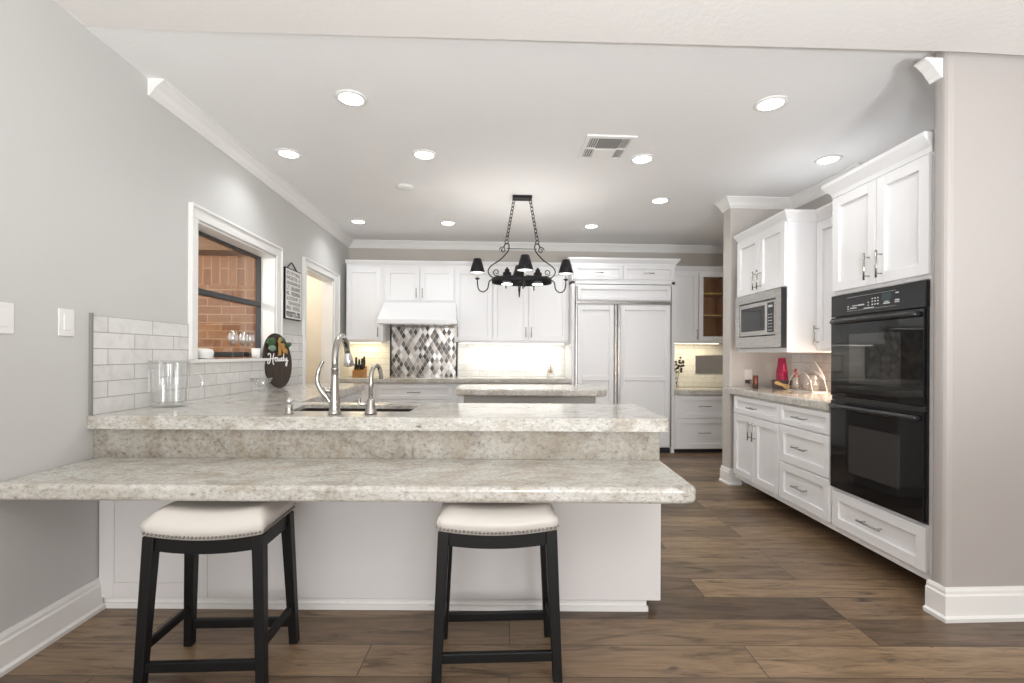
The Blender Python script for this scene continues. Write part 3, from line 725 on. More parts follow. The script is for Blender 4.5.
# things on the right counter
def tr_pt(x, y, z): return (x, y, z)
bt = thing('amber_bottle', 'small amber brown bottle on the counter beside the wall outlet', 'bottle', (2.37, 4.17, CZ))
obj('body', B().lathe([(0, .92), (.021, .92), (.0225, .925), (.0225, 1.03), (.019, 1.036), (0, 1.036)], (2.37, 4.17, 0), 20), 'amber', bt)
obj('label_band', B().lathe([(.0228, .925), (.0230, .926), (.0230, .955), (.0228, .956)], (2.37, 4.17, 0), 20, close=True), 'darkwood', bt)
bx, by = 2.57, 4.10
wb = thing('wooden_box', 'dark wooden box with a pale cut-out shape under the red cups', 'box', (bx, by, CZ), -.5)
Tb = MATX[wb.name]
obj('body', B(Tb).box(-.075, .075, -.05, .05, 0, .078), 'darkwood', wb, .003)
pc = B(Tb); sh = [(-.062, .06), (-.045, .072), (-.03, .068), (.0, .05), (.045, .042), (.062, .03), (.058, .012), (.03, .002), (.012, .012), (.0, .028), (-.03, .036), (-.055, .044)]
fr_ = [pc.v((x, -.057, z)) for x, z in sh]; bk_ = [pc.v((x, -.0495, z)) for x, z in sh]
pc.face(fr_); pc.face(bk_[::-1])
for i in range(len(sh)): pc.face([fr_[i], fr_[(i+1) % len(sh)], bk_[(i+1) % len(sh)], bk_[i]])
obj('cut_out', pc, 'gold', wb)
cupn = ['bottom red plastic cup of the upside-down stack on the wooden box', 'second red cup up in the upside-down stack on the wooden box', 'middle red cup of the upside-down stack on the wooden box', 'fourth red cup up in the upside-down stack on the wooden box', 'topmost red plastic cup of the upside-down stack on the wooden box']
for i in range(5):
    z = CZ+.0785+i*.0185
    rb = .047-.0006*i
    single('plastic_cup', B().lathe([(rb, z), (rb+.002, z+.003), (rb, z+.006), (rb-.004, z+.03), (rb-.0045, z+.033), (rb-.0165, z+.118), (rb-.0185, z+.12), (0, z+.12), (0, z+.1185), (rb-.020, z+.1185), (rb-.0035, z+.003), (rb-.0015, z)], (bx, by, 0), 28), 'red', cupn[i], 'cup', (bx, by, z), 'red plastic cups stacked upside down')
# clear drinkware and rack
rc = thing('squeeze_bottle', 'clear bottle with a pointed red cap beside the drinking glasses', 'bottle', (2.72, 4.14, CZ))
obj('body', B().lathe([(0, .92), (.028, .92), (.03, .926), (.03, 1.00), (.024, 1.02), (0, 1.02)], (2.72, 4.14, 0), 20), 'acrylic', rc)
obj('cap', B().lathe([(.026, 1.0205), (.026, 1.03), (.012, 1.075), (.006, 1.10), (0, 1.10)], (2.72, 4.14, 0), 20), 'redcap', rc)
gl_l = ['clear tumbler upside down, far one of the drinking glasses', 'clear tumbler upside down, middle of the drinking glasses', 'clear tumbler upside down, nearest the ovens among the glasses']
for i, (x, y) in enumerate(((2.60, 3.945), (2.62, 3.835), (2.60, 3.725))):
    single('tumbler', B().lathe([(.040, .9285), (.041, .931), (.036, 1.06), (.033, 1.065), (0, 1.065), (0, 1.058), (.031, 1.056), (.038, .9285)], (x, y, 0), 22), 'acrylic', gl_l[i], 'glass', (x, y, .9285), 'clear tumblers by the tile')
rk = thing('drying_rack', 'white wire drying rack holding the clear tumblers', 'rack', (2.61, 3.89, CZ))
obj('base', B().box(2.55, 2.67, 3.665, 3.995, .92, .928), 'white', rk, .003)
hp = B()
for x in (2.552, 2.668): hp.tube([(x, 3.67, .928)] + [(x, 3.67+.32*k/10, .928+.16*math.sin(PI*k/10)**.5) for k in range(1, 10)] + [(x, 3.99, .928)], .003, 8)
obj('hoop', hp, 'white', rk)
ut = thing('tongs', 'long white plastic tongs leaning over the drying rack', 'tongs', (2.70, 3.78, CZ))
obj('arm', B().tube([(2.74, 3.97, 1.215), (2.72, 3.83, 1.10), (2.70, 3.74, 1.02)], [.006, .008, .007], 8), 'white', ut)
obj('arm', B().tube([(2.70, 4.00, 1.13), (2.71, 3.84, 1.06), (2.70, 3.74, 1.02)], [.006, .008, .007], 8), 'white', ut)
obj('hinge', B().tube([(2.70, 3.74, 1.015), (2.69, 3.70, .922)], .004, 8), 'rubber', ut)
single('power_cord', B().tube(bez([(2.64, 3.52, .924), (2.58, 3.46, .924), (2.62, 3.40, .924), (2.56, 3.36, .924), (2.60, 3.30, .924)], 8), .0035, 8), 'white', 'short white cord lying on the counter next to the ovens', 'cord', (2.6, 3.4, CZ))
# outlet with plug on stub wall
def wall_plate(name, label, cat, T, w_, h_, rock, loc, group=None):
    t = thing(name, label, cat, loc, 0, group)
    obj('plate', B(T).box(-w_/2, w_/2, -.006, 0, -h_/2, h_/2), 'plate', t, .003)
    for x in rock: obj('rocker', B(T).box(x-.017, x+.017, -.0095, -.006, -.034, .034), 'plate', t, .002)
    return t
zO = 1.02
t = wall_plate('wall_outlet', 'white outlet plate with a plug on the wall beside the amber bottle', 'outlet', Matrix.Translation((2.43, 4.4, zO)), .075, .118, [0], (2.43, 4.4, zO))
obj('adapter', B().box(2.428, 2.462, 4.355, 4.394, .945, .99), 'ventgrey', t, .003); obj('plug', B().box(2.395, 2.42, 4.36, 4.394, .955, .985), 'darkwood', t, .003)

# ------------------------------------------------------------------ back wall
TBk = Matrix.Translation((0, 5.84, 0))
r = thing('base_cabinet', 'white base drawers under the range hood and the back counter left end', 'cabinet', (-1.0, 5.84, 0), group='base cabinets on the back wall')
carcass(r, TBk, XL+.005, -.385, .50, .10, .858); obj('toe_kick', B(TBk).box(XL+.005, -.385, .06, .5, 0, .10), 'cab', r)
front('drawer', r, TBk, -1.342, -.447, .665, .84, -.90, .752, hl=.16)
front('drawer', r, TBk, -1.342, -.447, .40, .655, -.90, .53, hl=.16); front('drawer', r, TBk, -1.342, -.447, .12, .39, -.90, .26, hl=.16)
front('door', r, TBk, -1.80, -1.36, .12, .84, -1.40, .70, True)
r = thing('base_cabinet', 'white base cabinet behind the island on the back wall', 'cabinet', (.3, 5.84, 0), group='base cabinets on the back wall')
carcass(r, TBk, -.383, 1.0, .50, .10, .858); obj('toe_kick', B(TBk).box(-.383, 1.0, .06, .5, 0, .10), 'cab', r)
for a, b_ in ((-.375, .08), (.085, .53), (.535, .985)):
    front('drawer', r, TBk, a, b_, .70, .84, (a+b_)/2, .77); front('door', r, TBk, a, b_, .12, .69, b_-.05, .60, True)
single('back_countertop', B().box(XL+.002, 1.003, 5.80, YB-.009, .86, CZ), 'granite', 'granite countertop along the back wall below the range hood', 'countertop', (-.4, 6.1, .86), bevel=.012, seg=4)
# wall cabinets
TU = Matrix.Translation((0, 6.02, 0)); ug = 'white wall cabinets on the back wall'
u1 = thing('wall_cabinet', 'tall single-door white wall cabinet left of the range hood', 'cabinet', (-1.55, 6.02, 1.37), group=ug)
carcass(u1, TU, -1.768, -1.319, .329, 1.37, 2.30); front('door', u1, TU, -1.755, -1.345, 1.385, 2.27, -1.372, 1.48, True, .12)
crown_cab('crown', TU, [(-1.768, 0), (-1.319, 0)], 2.295, u1, side=-1)
u2 = thing('wall_cabinet', 'short two-door white wall cabinet over the range hood', 'cabinet', (-.87, 6.02, 1.85), group=ug)
carcass(u2, TU, -1.317, -.437, .329, 1.845, 2.30)
front('door', u2, TU, -1.285, -.872, 1.875, 2.27, -.905, 1.965, True, .12); front('door', u2, TU, -.862, -.452, 1.875, 2.27, -.83, 1.965, True, .12)
crown_cab('crown', TU, [(-1.317, 0), (-.437, 0)], 2.295, u2, side=-1)
u3 = thing('wall_cabinet', 'wide three-door white wall cabinet between the hood and the refrigerator', 'cabinet', (.28, 6.02, 1.37), group=ug)
carcass(u3, TU, -.435, 1.003, .329, 1.37, 2.30)
front('door', u3, TU, -.425, .033, 1.385, 2.27, -.395, 1.49, True, .13); front('door', u3, TU, .043, .484, 1.385, 2.27, .455, 1.49, True, .13); front('door', u3, TU, .494, .975, 1.385, 2.27, .525, 1.49, True, .13)
crown_cab('crown', TU, [(-.435, 0), (1.003, 0)], 2.295, u3, side=-1)
# hood
hd_ = thing('range_hood', 'white sloped range hood over the diamond mosaic panel', 'hood', (-.86, 6.05, 1.57))
obj('canopy', B().hull8([(-1.325, 5.755, 1.625), (-.395, 5.755, 1.625), (-.395, YB-.001, 1.625), (-1.325, YB-.001, 1.625)], [(-1.30, 5.97, 1.843), (-.415, 5.97, 1.843), (-.415, YB-.001, 1.843), (-1.30, YB-.001, 1.843)]), 'cab', hd_, .004)
obj('lip', B().box(-1.335, -.385, 5.745, YB-.001, 1.572, 1.625), 'cab', hd_, .004)
obj('filter', B().box(-1.25, -.47, 5.80, 6.25, 1.566, 1.572), 'steel', hd_)
light('hood_lamp', 'AREA', (-.75, 6.0, 1.56), .45, (1, .95, .88), shape='RECTANGLE', size=.5, size_y=.1)
ms = thing('mosaic_panel', 'diamond mosaic panel of grey and silver tiles behind the stove', 'backsplash', (-.84, YB-.01, CZ))
obj('mosaic', B().box(-1.275, -.435, YB-.013, YB-.0005, CZ, 1.565), 'mosaic', ms)
for xx in ((-1.296, -1.275), (-.435, -.415)): obj('edge_strip', B().box(xx[0], xx[1], YB-.018, YB-.0005, CZ, 1.571), 'iron', ms)
# accent panels
def accent(x0_, x1_, z0_, z1_, label, m_):
    a = thing('accent_panel', label, 'panel', ((x0_+x1_)/2, YB-.01, z0_))
    obj('panel', B().box(x0_, x1_, YB-.013, YB-.009, z0_, z1_), m_, a)
    fb = B().box(x0_-.012, x1_+.012, YB-.017, YB-.009, z0_-.012, z0_).box(x0_-.012, x1_+.012, YB-.017, YB-.009, z1_, z1_+.012).box(x0_-.012, x0_, YB-.017, YB-.009, z0_, z1_).box(x1_, x1_+.012, YB-.017, YB-.009, z0_, z1_)
    obj('frame', fb, 'steel', a, .002); return a
accent(-.11, .68, 1.01, 1.215, 'pale framed accent panel in the tile behind the back counter', 'framedpanel')
accent(2.78, 3.28, .975, 1.205, 'grey mirrored accent panel in the tile above the desk counter', 'mirrorpanel')
# refrigerator surround
TF = Matrix.Translation((0, 5.84, 0))
fs = thing('refrigerator_cabinet', 'white cabinet surround with two small doors over the refrigerator', 'cabinet', (1.65, 5.84, 0))
obj('side_panel', B(TF).box(1.006, 1.045, 0, .505, 0, 2.12), 'cab', fs, .002); obj('side_panel', B(TF).box(2.25, 2.292, 0, .505, 0, 2.12), 'cab', fs, .002)
obj('carcass', B(TF).box(1.006, 2.292, 0, .505, 2.085, 2.335), 'cab', fs, .002)
front('door', fs, TF, 1.025, 1.628, 2.14, 2.31, 1.33, 2.215, hl=.11); front('door', fs, TF, 1.642, 2.275, 2.14, 2.31, 1.95, 2.215, hl=.13)
crown_cab('crown', TF, [(1.006, .3), (1.006, 0), (2.292, 0), (2.292, .3)], 2.315, fs, side=-1, h=.085)
rf = thing('refrigerator', 'built-in refrigerator with white panel doors and stainless edge trim', 'refrigerator', (1.65, 5.84, 0))
obj('body', B(TF).box(1.05, 2.245, .002, .49, .07, 2.075), 'cab', rf)
def fpanel(kind, x0_, x1_, z0_, z1_, mid=None):
    b = B(TF); shaker(b, x0_, x1_, z0_, z1_, -.028, .002, .06, .016)
    if mid: b.box(x0_+.06, x1_-.06, -.028, .002, mid-.03, mid+.03)
    return obj(kind, b, 'cab', rf, .006)
fpanel('grille_panel', 1.075, 2.238, 1.885, 2.055)
fpanel('freezer_door', 1.075, 1.525, .085, 1.82, .925); fpanel('fridge_door', 1.60, 2.225, .085, 1.82, .925)
obj('trim_rail', B(TF).box(1.05, 2.243, -.034, .002, 1.835, 1.872), 'steel', rf, .003)
for xx in ((1.05, 1.07), (2.228, 2.243)): obj('side_trim', B(TF).box(xx[0], xx[1], -.03, .002, .085, 2.06), 'steel', rf, .002)
for xx in ((1.528, 1.556), (1.566, 1.596)): obj('door_handle', B(TF).box(xx[0], xx[1], -.05, .002, .085, 1.83), 'steel', rf, .004)
obj('toe_grille', B(TF).box(1.05, 2.243, .02, .4, 0, .07), 'dark', rf)
# desk corner right of the refrigerator
dk = thing('desk_cabinet', 'low white two-drawer desk cabinet right of the refrigerator', 'cabinet', (2.8, 5.84, 0))
carcass(dk, TF, 2.296, 3.355, .50, .05, .722); obj('toe_kick', B(TF).box(2.296, 3.355, .06, .5, 0, .05), 'dark', dk)
front('drawer', dk, TF, 2.31, 2.99, .437, .712, 2.655, .585, hl=.16); front('drawer', dk, TF, 2.31, 2.99, .06, .428, 2.655, .255, hl=.16)
single('desk_countertop', B().box(2.294, 3.358, 5.80, YB-.009, .722, .785), 'granite', 'granite top on the low desk cabinet', 'countertop', (2.8, 6.1, .722), bevel=.01, seg=3)
u4 = thing('wall_cabinet', 'white wall cabinet with a glass door right of the refrigerator', 'cabinet', (2.8, 6.02, 1.385), group=ug)
cb = B(TU).box(2.296, 2.67, 0, .329, 1.385, 2.29).box(2.67, 3.355, 0, .329, 2.24, 2.29).box(2.67, 3.355, 0, .329, 1.385, 1.41).box(3.06, 3.355, 0, .329, 1.41, 2.24)
obj('carcass', cb, 'cab', u4, .002)
obj('wood_lining', B(TU).box(2.671, 3.059, .30, .328, 1.411, 2.239).box(2.671, 2.68, .01, .30, 1.411, 2.239).box(3.05, 3.059, .01, .30, 1.411, 2.239), 'woodin', u4)
for z in (1.72, 2.0): obj('shelf', B(TU).box(2.68, 3.05, .02, .30, z, z+.018), 'gold', u4)
front('door', u4, TU, 2.35, 2.658, 1.40, 2.275, 2.635, 1.48, True, .13)
gd = B(TU); gd.box(2.672, 2.725, -.02, 0, 1.40, 2.275).box(2.99, 3.04, -.02, 0, 1.40, 2.275).box(2.725, 2.99, -.02, 0, 1.40, 1.455).box(2.725, 2.99, -.02, 0, 2.215, 2.275)
gdo = obj('glass_door', gd, 'cab', u4, .002); obj('pane', B(TU).box(2.725, 2.99, -.013, -.009, 1.455, 2.215), 'pane', gdo)
crown_cab('crown', TU, [(2.296, 0), (3.355, 0)], 2.275, u4, side=-1)

# under-cabinet lamps
def strip(x0_, x1_, y_, z_, pw, colr, label):
    t = thing('light_strip', label, 'light', ((x0_+x1_)/2, y_, z_), group='under-cabinet light strips')
    obj('body', B().box(x0_, x1_, y_-.02, y_+.02, z_-.018, z_), 'white', t)
    obj('diffuser', B().box(x0_+.01, x1_-.01, y_-.014, y_+.014, z_-.021, z_-.018), mat('strip_glow', (1, 1, 1), .4, emit=colr, estr=4), t)
    light('strip_lamp', 'AREA', ((x0_+x1_)/2, y_, z_-.024), pw, colr, shape='RECTANGLE', size=x1_-x0_-.02, size_y=.03)
strip(-1.78, -1.38, 6.22, 1.37, .8, (1, .80, .42), 'warm light strip under the single-door cabinet left of the hood')
strip(-.38, .96, 6.15, 1.37, 1.5, (1, .97, .90), 'white light strip under the three-door cabinet')
strip(2.34, 3.0, 6.15, 1.385, 1.3, (1, .86, .58), 'warm light strip under the glass-door cabinet')
p = TR @ Vector((1.07, .42, 0))
t = thing('light_strip', 'warm light strip under the shallow cabinet beside the ovens', 'light', (p.x, p.y, 1.245), RA, 'under-cabinet light strips')
obj('body', B(TR).box(.9, 1.25, .40, .44, 1.227, 1.245), 'white', t); obj('diffuser', B(TR).box(.91, 1.24, .406, .434, 1.224, 1.227), mat('strip_glow', (1, 1, 1), .4, emit=(1, .78, .55), estr=4), t)
light('strip_lamp', 'AREA', (p.x, p.y, 1.22), 5.0, (1, .76, .60), shape='RECTANGLE', size=.3, size_y=.03, rot=(0, 0, RA))

# knife block, jar, sprig
kb = thing('knife_block', 'wooden knife block with black handles at the left end of the back counter', 'knife block', (-1.62, 6.08, CZ))
obj('block', B().hull8([(-1.69, 6.02, .92), (-1.55, 6.02, .92), (-1.55, 6.18, .92), (-1.69, 6.18, .92)], [(-1.69, 6.02, 1.0), (-1.55, 6.02, 1.0), (-1.55, 6.18, 1.06), (-1.69, 6.18, 1.06)]), 'blockwood', kb, .003)
for i, (dx, dy, L) in enumerate(((-.05, .10, .13), (-.015, .11, .10), (.02, .11, .11), (.05, .10, .14), (-.045, .045, .07), (-.015, .045, .06), (.015, .045, .06), (.045, .045, .08))):
    z = 1.0 + .06*dy/.16; kx = -1.62+dx; ky = 6.02+dy
    obj('knife_handle', B().tube([(kx, ky, z-.005), (kx+.004, ky-.25*L*.5, z+L*.55), (kx+.008, ky-.25*L, z+L)], [.011, .015, .013], 8), 'rubber', kb)
jr = thing('glass_jar', 'small clear glass jar with dried stems on the back counter', 'jar', (.80, 6.22, CZ))
obj('body', B().lathe([(.03, .92), (.045, .93), (.048, .97), (.036, 1.01), (.030, 1.03), (.034, 1.05), (.032, 1.05), (.028, 1.03), (.034, 1.01), (.045, .97), (.042, .932), (0, .928)], (.80, 6.22, 0), 22), 'glass', jr)
obj('contents', B().blob((.80, 6.22, .99), .026, 2, (1, 1, .8)).tube([(.80, 6.22, 1.0), (.802, 6.22, 1.09)], .006, 6), 'burlap', jr)
sp = thing('sprig_vase', 'clear vase with dark dried sprigs on the desk counter', 'vase', (2.43, 6.12, .785))
obj('vase', B().lathe([(.03, .785), (.034, .79), (.024, .85), (.02, .90), (.024, .93), (.022, .93), (.018, .90), (.022, .85), (.03, .795), (0, .792)], (2.43, 6.12, 0), 20), 'glass', sp)
stb = B(); lfb = B()
for k in range(7):
    a = 2*PI*k/7; ex, ey, ez = 2.43+.13*math.cos(a)*random.uniform(.5, 1), 6.12+.06*math.sin(a), random.uniform(1.02, 1.17)
    stb.tube(bez([(2.43, 6.12, .80), (2.43+.02*math.cos(a), 6.12, .93), (ex, ey, ez)], 4), .002, 6)
    for q in range(5): lfb.blob((2.43+(ex-2.43)*(1-.12*q)+random.uniform(-.015, .015), ey+random.uniform(-.01, .01), ez-.03*q+random.uniform(-.01, .02)), .019, 1, (1, .5, .8))
obj('stem', stb, 'sprig', sp); obj('leaves', lfb, 'sprig', sp)

# ------------------------------------------------------------------ island
il = thing('kitchen_island', 'grey painted island base between peninsula and back counter', 'cabinet', (.33, 4.35, 0))
obj('carcass', B().prism([(-.215, 4.10), (.90, 4.02), (.96, 4.60), (-.215, 4.62)], .09, .86), 'islandgrey', il, .004)
obj('toe_kick', B().prism([(-.17, 4.15), (.86, 4.08), (.91, 4.55), (-.17, 4.57)], 0, .09), 'islandgrey', il)
ipoly = rounded([(-.29, 4.06), (.99, 3.95), (1.08, 4.66), (-.29, 4.69)], .13, 6)
single('island_countertop', B().prism(ipoly, .86, CZ), 'granite', 'small granite island top with rounded corners under the chandelier', 'countertop', (.33, 4.35, .86), bevel=.014, seg=4)

# ------------------------------------------------------------------ things on the left counter, sill and wall
px_, py_ = -1.715, 2.66
gp = thing('glass_pitcher', 'large clear fluted glass pitcher at the left end of the counter', 'pitcher', (px_, py_, CZ))
def fluted(b, prof, c, seg=72, amp=.0042, k=12):
    rings = []
    for r_, z, am in prof:
        rings.append([b.v((c[0]+(r_+amp*am*math.cos(k*2*PI*i/seg))*math.cos(2*PI*i/seg), c[1]+(r_+amp*am*math.cos(k*2*PI*i/seg))*math.sin(2*PI*i/seg), z)) for i in range(seg)])
    for a, b2 in zip(rings, rings[1:]):
        for i in range(seg): b.face([a[i], a[(i+1) % seg], b2[(i+1) % seg], b2[i]], True)
    b.face(rings[0][::-1]); b.face(rings[-1]); return b
obj('body', fluted(B(), [(.078, .92, 0), (.082, .925, .5), (.084, .945, 1), (.086, 1.06, 1), (.090, 1.15, 1), (.092, 1.168, 0), (.089, 1.168, 0), (.085, 1.13, .6), (.080, 1.05, .6), (.076, .95, .4), (.06, .942, 0)], (px_, py_)), 'glass', gp)
obj('handle', B().tube(bez([(px_+.095, py_+.02, 1.09), (px_+.13, py_+.03, 1.10), (px_+.155, py_+.035, 1.06), (px_+.14, py_+.03, 1.01), (px_+.088, py_+.02, .98)], 6), .008, 10), 'glass', gp)
gb = thing('glass_bowl', 'small clear ruffled glass bowl in front of the oval sign', 'bowl', (-1.73, 3.74, CZ))
obj('bowl', fluted(B(), [(.03, .92, 0), (.033, .924, 0), (.014, .935, 0), (.02, .95, .5), (.055, .985, 2), (.072, 1.02, 4), (.070, 1.021, 4), (.05, .986, 2), (.012, .955, .5)], (-1.73, 3.74), 48, .003, 8), 'glass', gb)
# oval sign
ph = math.radians(20)
so = thing('oval_sign', 'dark oval wooden sign with white script lettering and a tan bow', 'sign', (-1.755, 4.13, CZ), 0)
To = Matrix.Translation((-1.752, 4.13, CZ)) @ Matrix.Rotation(PI/2-ph, 4, 'Z') @ Matrix.Rotation(math.radians(-7), 4, 'X')
# local frame: x along the board, y out to its back, z up
a_, c_ = .155, .232
ovl = [(a_*math.cos(2*PI*i/48), c_+c_*math.sin(2*PI*i/48)) for i in range(48)]
b = B(To); f0 = [b.v((x, 0, z)) for x, z in ovl]; f1 = [b.v((x, .014, z)) for x, z in ovl]
b.face(f0); b.face(f1[::-1])
for i in range(48): b.face([f0[i], f0[(i+1) % 48], f1[(i+1) % 48], f1[i]])
obj('board', b, 'oval', so, .003)
def stroke(b, pts, r_, y=-.003): b.tube([(x, y, z) for x, z in bez2(pts)], r_, 6)
def bez2(pts): return [(q.x, q.y) for q in bez([(x, z, 0) for x, z in pts], 5)]
lt = B(To); zb = .215
strokes = [[(-.115, .075), (-.10, .09), (-.085, .075), (-.095, .02), (-.115, -.01), (-.128, 0), (-.118, .015)], [(-.045, .09), (-.06, .05), (-.066, 0), (-.058, -.02)], [(-.10, .035), (-.07, .04), (-.045, .042)],
           [(-.045, .04), (-.025, .042), (-.035, .05), (-.04, .03), (-.03, .012), (-.018, .02), (-.018, .04), (-.028, .046), (-.02, .05), (-.005, .046)],
           [(-.005, .046), (-.003, .015), (.008, .018), (.014, .042), (.016, .016), (.028, .018), (.032, .046)],
           [(.052, .045), (.042, .046), (.038, .025), (.046, .014), (.058, .03), (.07, .095), (.06, .03), (.066, .012)],
           [(.078, .046), (.078, .02), (.09, .018), (.10, .046), (.098, 0), (.09, -.035), (.08, -.03), (.085, -.01), (.112, .02)]]
for s_ in strokes: stroke(lt, [(x*.95, z*.85+zb) for x, z in s_], .0042)
obj('lettering', lt, 'letter', so)
lv = B(To)
for x, z, r_, cc_ in ((-.075, .385, .048, 0), (-.05, .40, .035, 0), (.115, .365, .03, 0), (.135, .372, .022, 0), (.06, .405, .028, 0)): lv.blob((x, -.014, z), r_, 2, (1, .3, .75))
obj('leaves', lv, 'leaf', so)
lv = B(To); lv.blob((-.07, -.018, .335), .042, 2, (1, .3, .7)).blob((.03, -.018, .41), .022, 2, (1, .4, .9)); obj('sage_leaves', lv, 'leafgrey', so)
bw = B(To)
for pts in ([(0, .37), (.03, .40), (.02, .43), (-.005, .40)], [(.02, .37), (.06, .38), (.07, .35), (.03, .35)], [(0, .37), (-.01, .30), (-.02, .27), (.015, .275), (.02, .34)], [(.02, .365), (.05, .31), (.085, .285), (.09, .32), (.05, .35)], [(.01, .375), (.03, .33), (.045, .29), (.06, .30), (.035, .36)]):
    v0 = [bw.v((x, -.026, z)) for x, z in pts]; v1 = [bw.v((x, -.014, z)) for x, z in pts]; bw.face(v0); bw.face(v1[::-1])
    for i in range(len(pts)): bw.face([v0[i], v0[(i+1) % len(pts)], v1[(i+1) % len(pts)], v1[i]])
bw.blob((.012, -.026, .365), .017, 2, (1, .6, 1))
obj('bow', bw, 'burlap', so, .002)
# sill: dish, glasses, cup
ds = thing('ceramic_dish', 'white lidded dish on a saucer at the left end of the window sill', 'dish', (-1.882, 3.245, WZ0))
obj('saucer', B().lathe([(.045, WZ0), (.054, WZ0), (.070, WZ0+.008), (.070, WZ0+.011), (0, WZ0+.008)], (-1.882, 3.245, 0), 28), 'white', ds)
obj('bowl', B().lathe([(.05, WZ0+.009), (.062, WZ0+.016), (.066, WZ0+.045), (.060, WZ0+.062), (.035, WZ0+.070), (0, WZ0+.072)], (-1.882, 3.245, 0), 28), 'white', ds)
wg = thing('wine_glass', 'clear wine glass on the sill, left of the three', 'glass', (-1.885, 3.624, WZ0), group='wine glasses on the window sill')
z = WZ0
obj('foot', B().lathe([(.030, z), (.031, z+.002), (.010, z+.006), (.004, z+.012), (.0035, z+.016), (0, z+.016)], (-1.885, 3.624, 0), 22), 'wineglass', wg)
obj('stem', B().lathe([(.0036, z+.014), (.0032, z+.085), (.005, z+.094), (0, z+.096)], (-1.885, 3.624, 0), 12), 'wineglass', wg)
obj('bowl', B().lathe([(.0, z+.093), (.012, z+.098), (.028, z+.115), (.035, z+.14), (.033, z+.17), (.027, z+.205), (.0258, z+.205), (.0315, z+.17), (.0335, z+.14), (.027, z+.117), (.011, z+.101), (0, z+.097)], (-1.885, 3.624, 0), 26), 'wineglass', wg)
dup(wg, (-1.885, 3.775, WZ0), 'clear wine glass on the sill, middle of the three'); dup(wg, (-1.885, 3.877, WZ0), 'clear wine glass on the sill, nearest the oval sign')
single('white_cup', B().lathe([(.026, WZ0), (.03, WZ0+.004), (.034, WZ0+.08), (.032, WZ0+.08), (.028, WZ0+.008), (0, WZ0+.006)], (-1.868, 3.94, 0), 24), 'white', 'white cup on the window sill partly behind the oval sign', 'cup', (-1.868, 3.94, WZ0))
# wall sign with printed lines
ws = thing('wall_sign', 'tall white wall sign of printed lines hanging between window and doorway', 'sign', (XL, 4.53, 1.52))
obj('board', B().box(XL+.002, XL+.020, 4.36, 4.715, 1.52, 1.985), 'iron', ws, .002)
obj('face', B().box(XL+.020, XL+.0225, 4.368, 4.712, 1.53, 1.975), 'signface', ws)
ik = B(); rnd = random.Random(3); xw = XL+.0233
def glyph(y, z, h_, wd, t_):
    k = rnd.choice('HLONEAVT'); q = lambda a, b_: ik.box(xw-.001, xw, min(y+a[0]*wd, y+b_[0]*wd)-t_, max(y+a[0]*wd, y+b_[0]*wd)+t_, z+min(a[1], b_[1])*h_-t_, z+max(a[1], b_[1])*h_+t_)
    for a, b_ in {'H': [((0, 0), (0, 1)), ((1, 0), (1, 1)), ((0, .5), (1, .5))], 'L': [((0, 0), (0, 1)), ((0, 0), (1, 0))], 'O': [((0, 0), (0, 1)), ((1, 0), (1, 1)), ((0, 0), (1, 0)), ((0, 1), (1, 1))], 'N': [((0, 0), (0, 1)), ((1, 0), (1, 1)), ((0, 1), (1, 1))], 'E': [((0, 0), (0, 1)), ((0, 0), (1, 0)), ((0, .5), (1, .5)), ((0, 1), (1, 1))], 'A': [((0, 0), (0, 1)), ((1, 0), (1, 1)), ((0, .5), (1, .5)), ((0, 1), (1, 1))], 'V': [((0, 0), (0, 1)), ((0, 0), (1, 0)), ((1, 0), (1, 1))], 'T': [((.5, 0), (.5, 1)), ((0, 1), (1, 1))]}[k]: q(a, b_)
for li, (z, h_, t_, cnt) in enumerate(((1.93, .022, .0014, 11), (1.885, .026, .0014, 10), (1.84, .022, .0014, 11), (1.79, .030, .0017, 10), (1.745, .026, .0022, 9), (1.70, .026, .0014, 10), (1.655, .026, .0014, 10), (1.612, .026, .0017, 9), (1.55, .036, .0036, 8))):
    st_ = .31/cnt
    for k in range(cnt):
        if rnd.random() < .14 and li < 8: continue
        glyph(4.385+k*st_, z, h_, st_*.62, t_*1.5)
obj('lettering', ik, 'ink', ws)
obj('hanger', B().tube([(XL+.010, 4.42, 1.984), (XL+.006, 4.52, 2.045), (XL+.006, 4.545, 2.045), (XL+.010, 4.64, 1.984)], .005, 8), 'iron', ws)
# switches and outlet on the left wall
TW = lambda y, z: Matrix.Translation((XL, y, z)) @ Matrix.Rotation(PI/2, 4, 'Z')
wall_plate('light_switch', 'single white rocker switch plate left of the tile', 'switch', TW(2.17, 1.339), .078, .118, [0], (XL, 2.17, 1.339))
wall_plate('light_switch', 'wide white switch plate at the left edge of the view', 'switch', TW(1.87, 1.338), .14, .118, [-.025, .025], (XL, 1.87, 1.338))
wall_plate('wall_outlet', 'white outlet plate on the tile behind the glass pitcher', 'outlet', Matrix.Translation((XL+.009, 2.705, 1.055)) @ Matrix.Rotation(PI/2, 4, 'Z'), .09, .118, [0], (XL+.009, 2.705, 1.055))

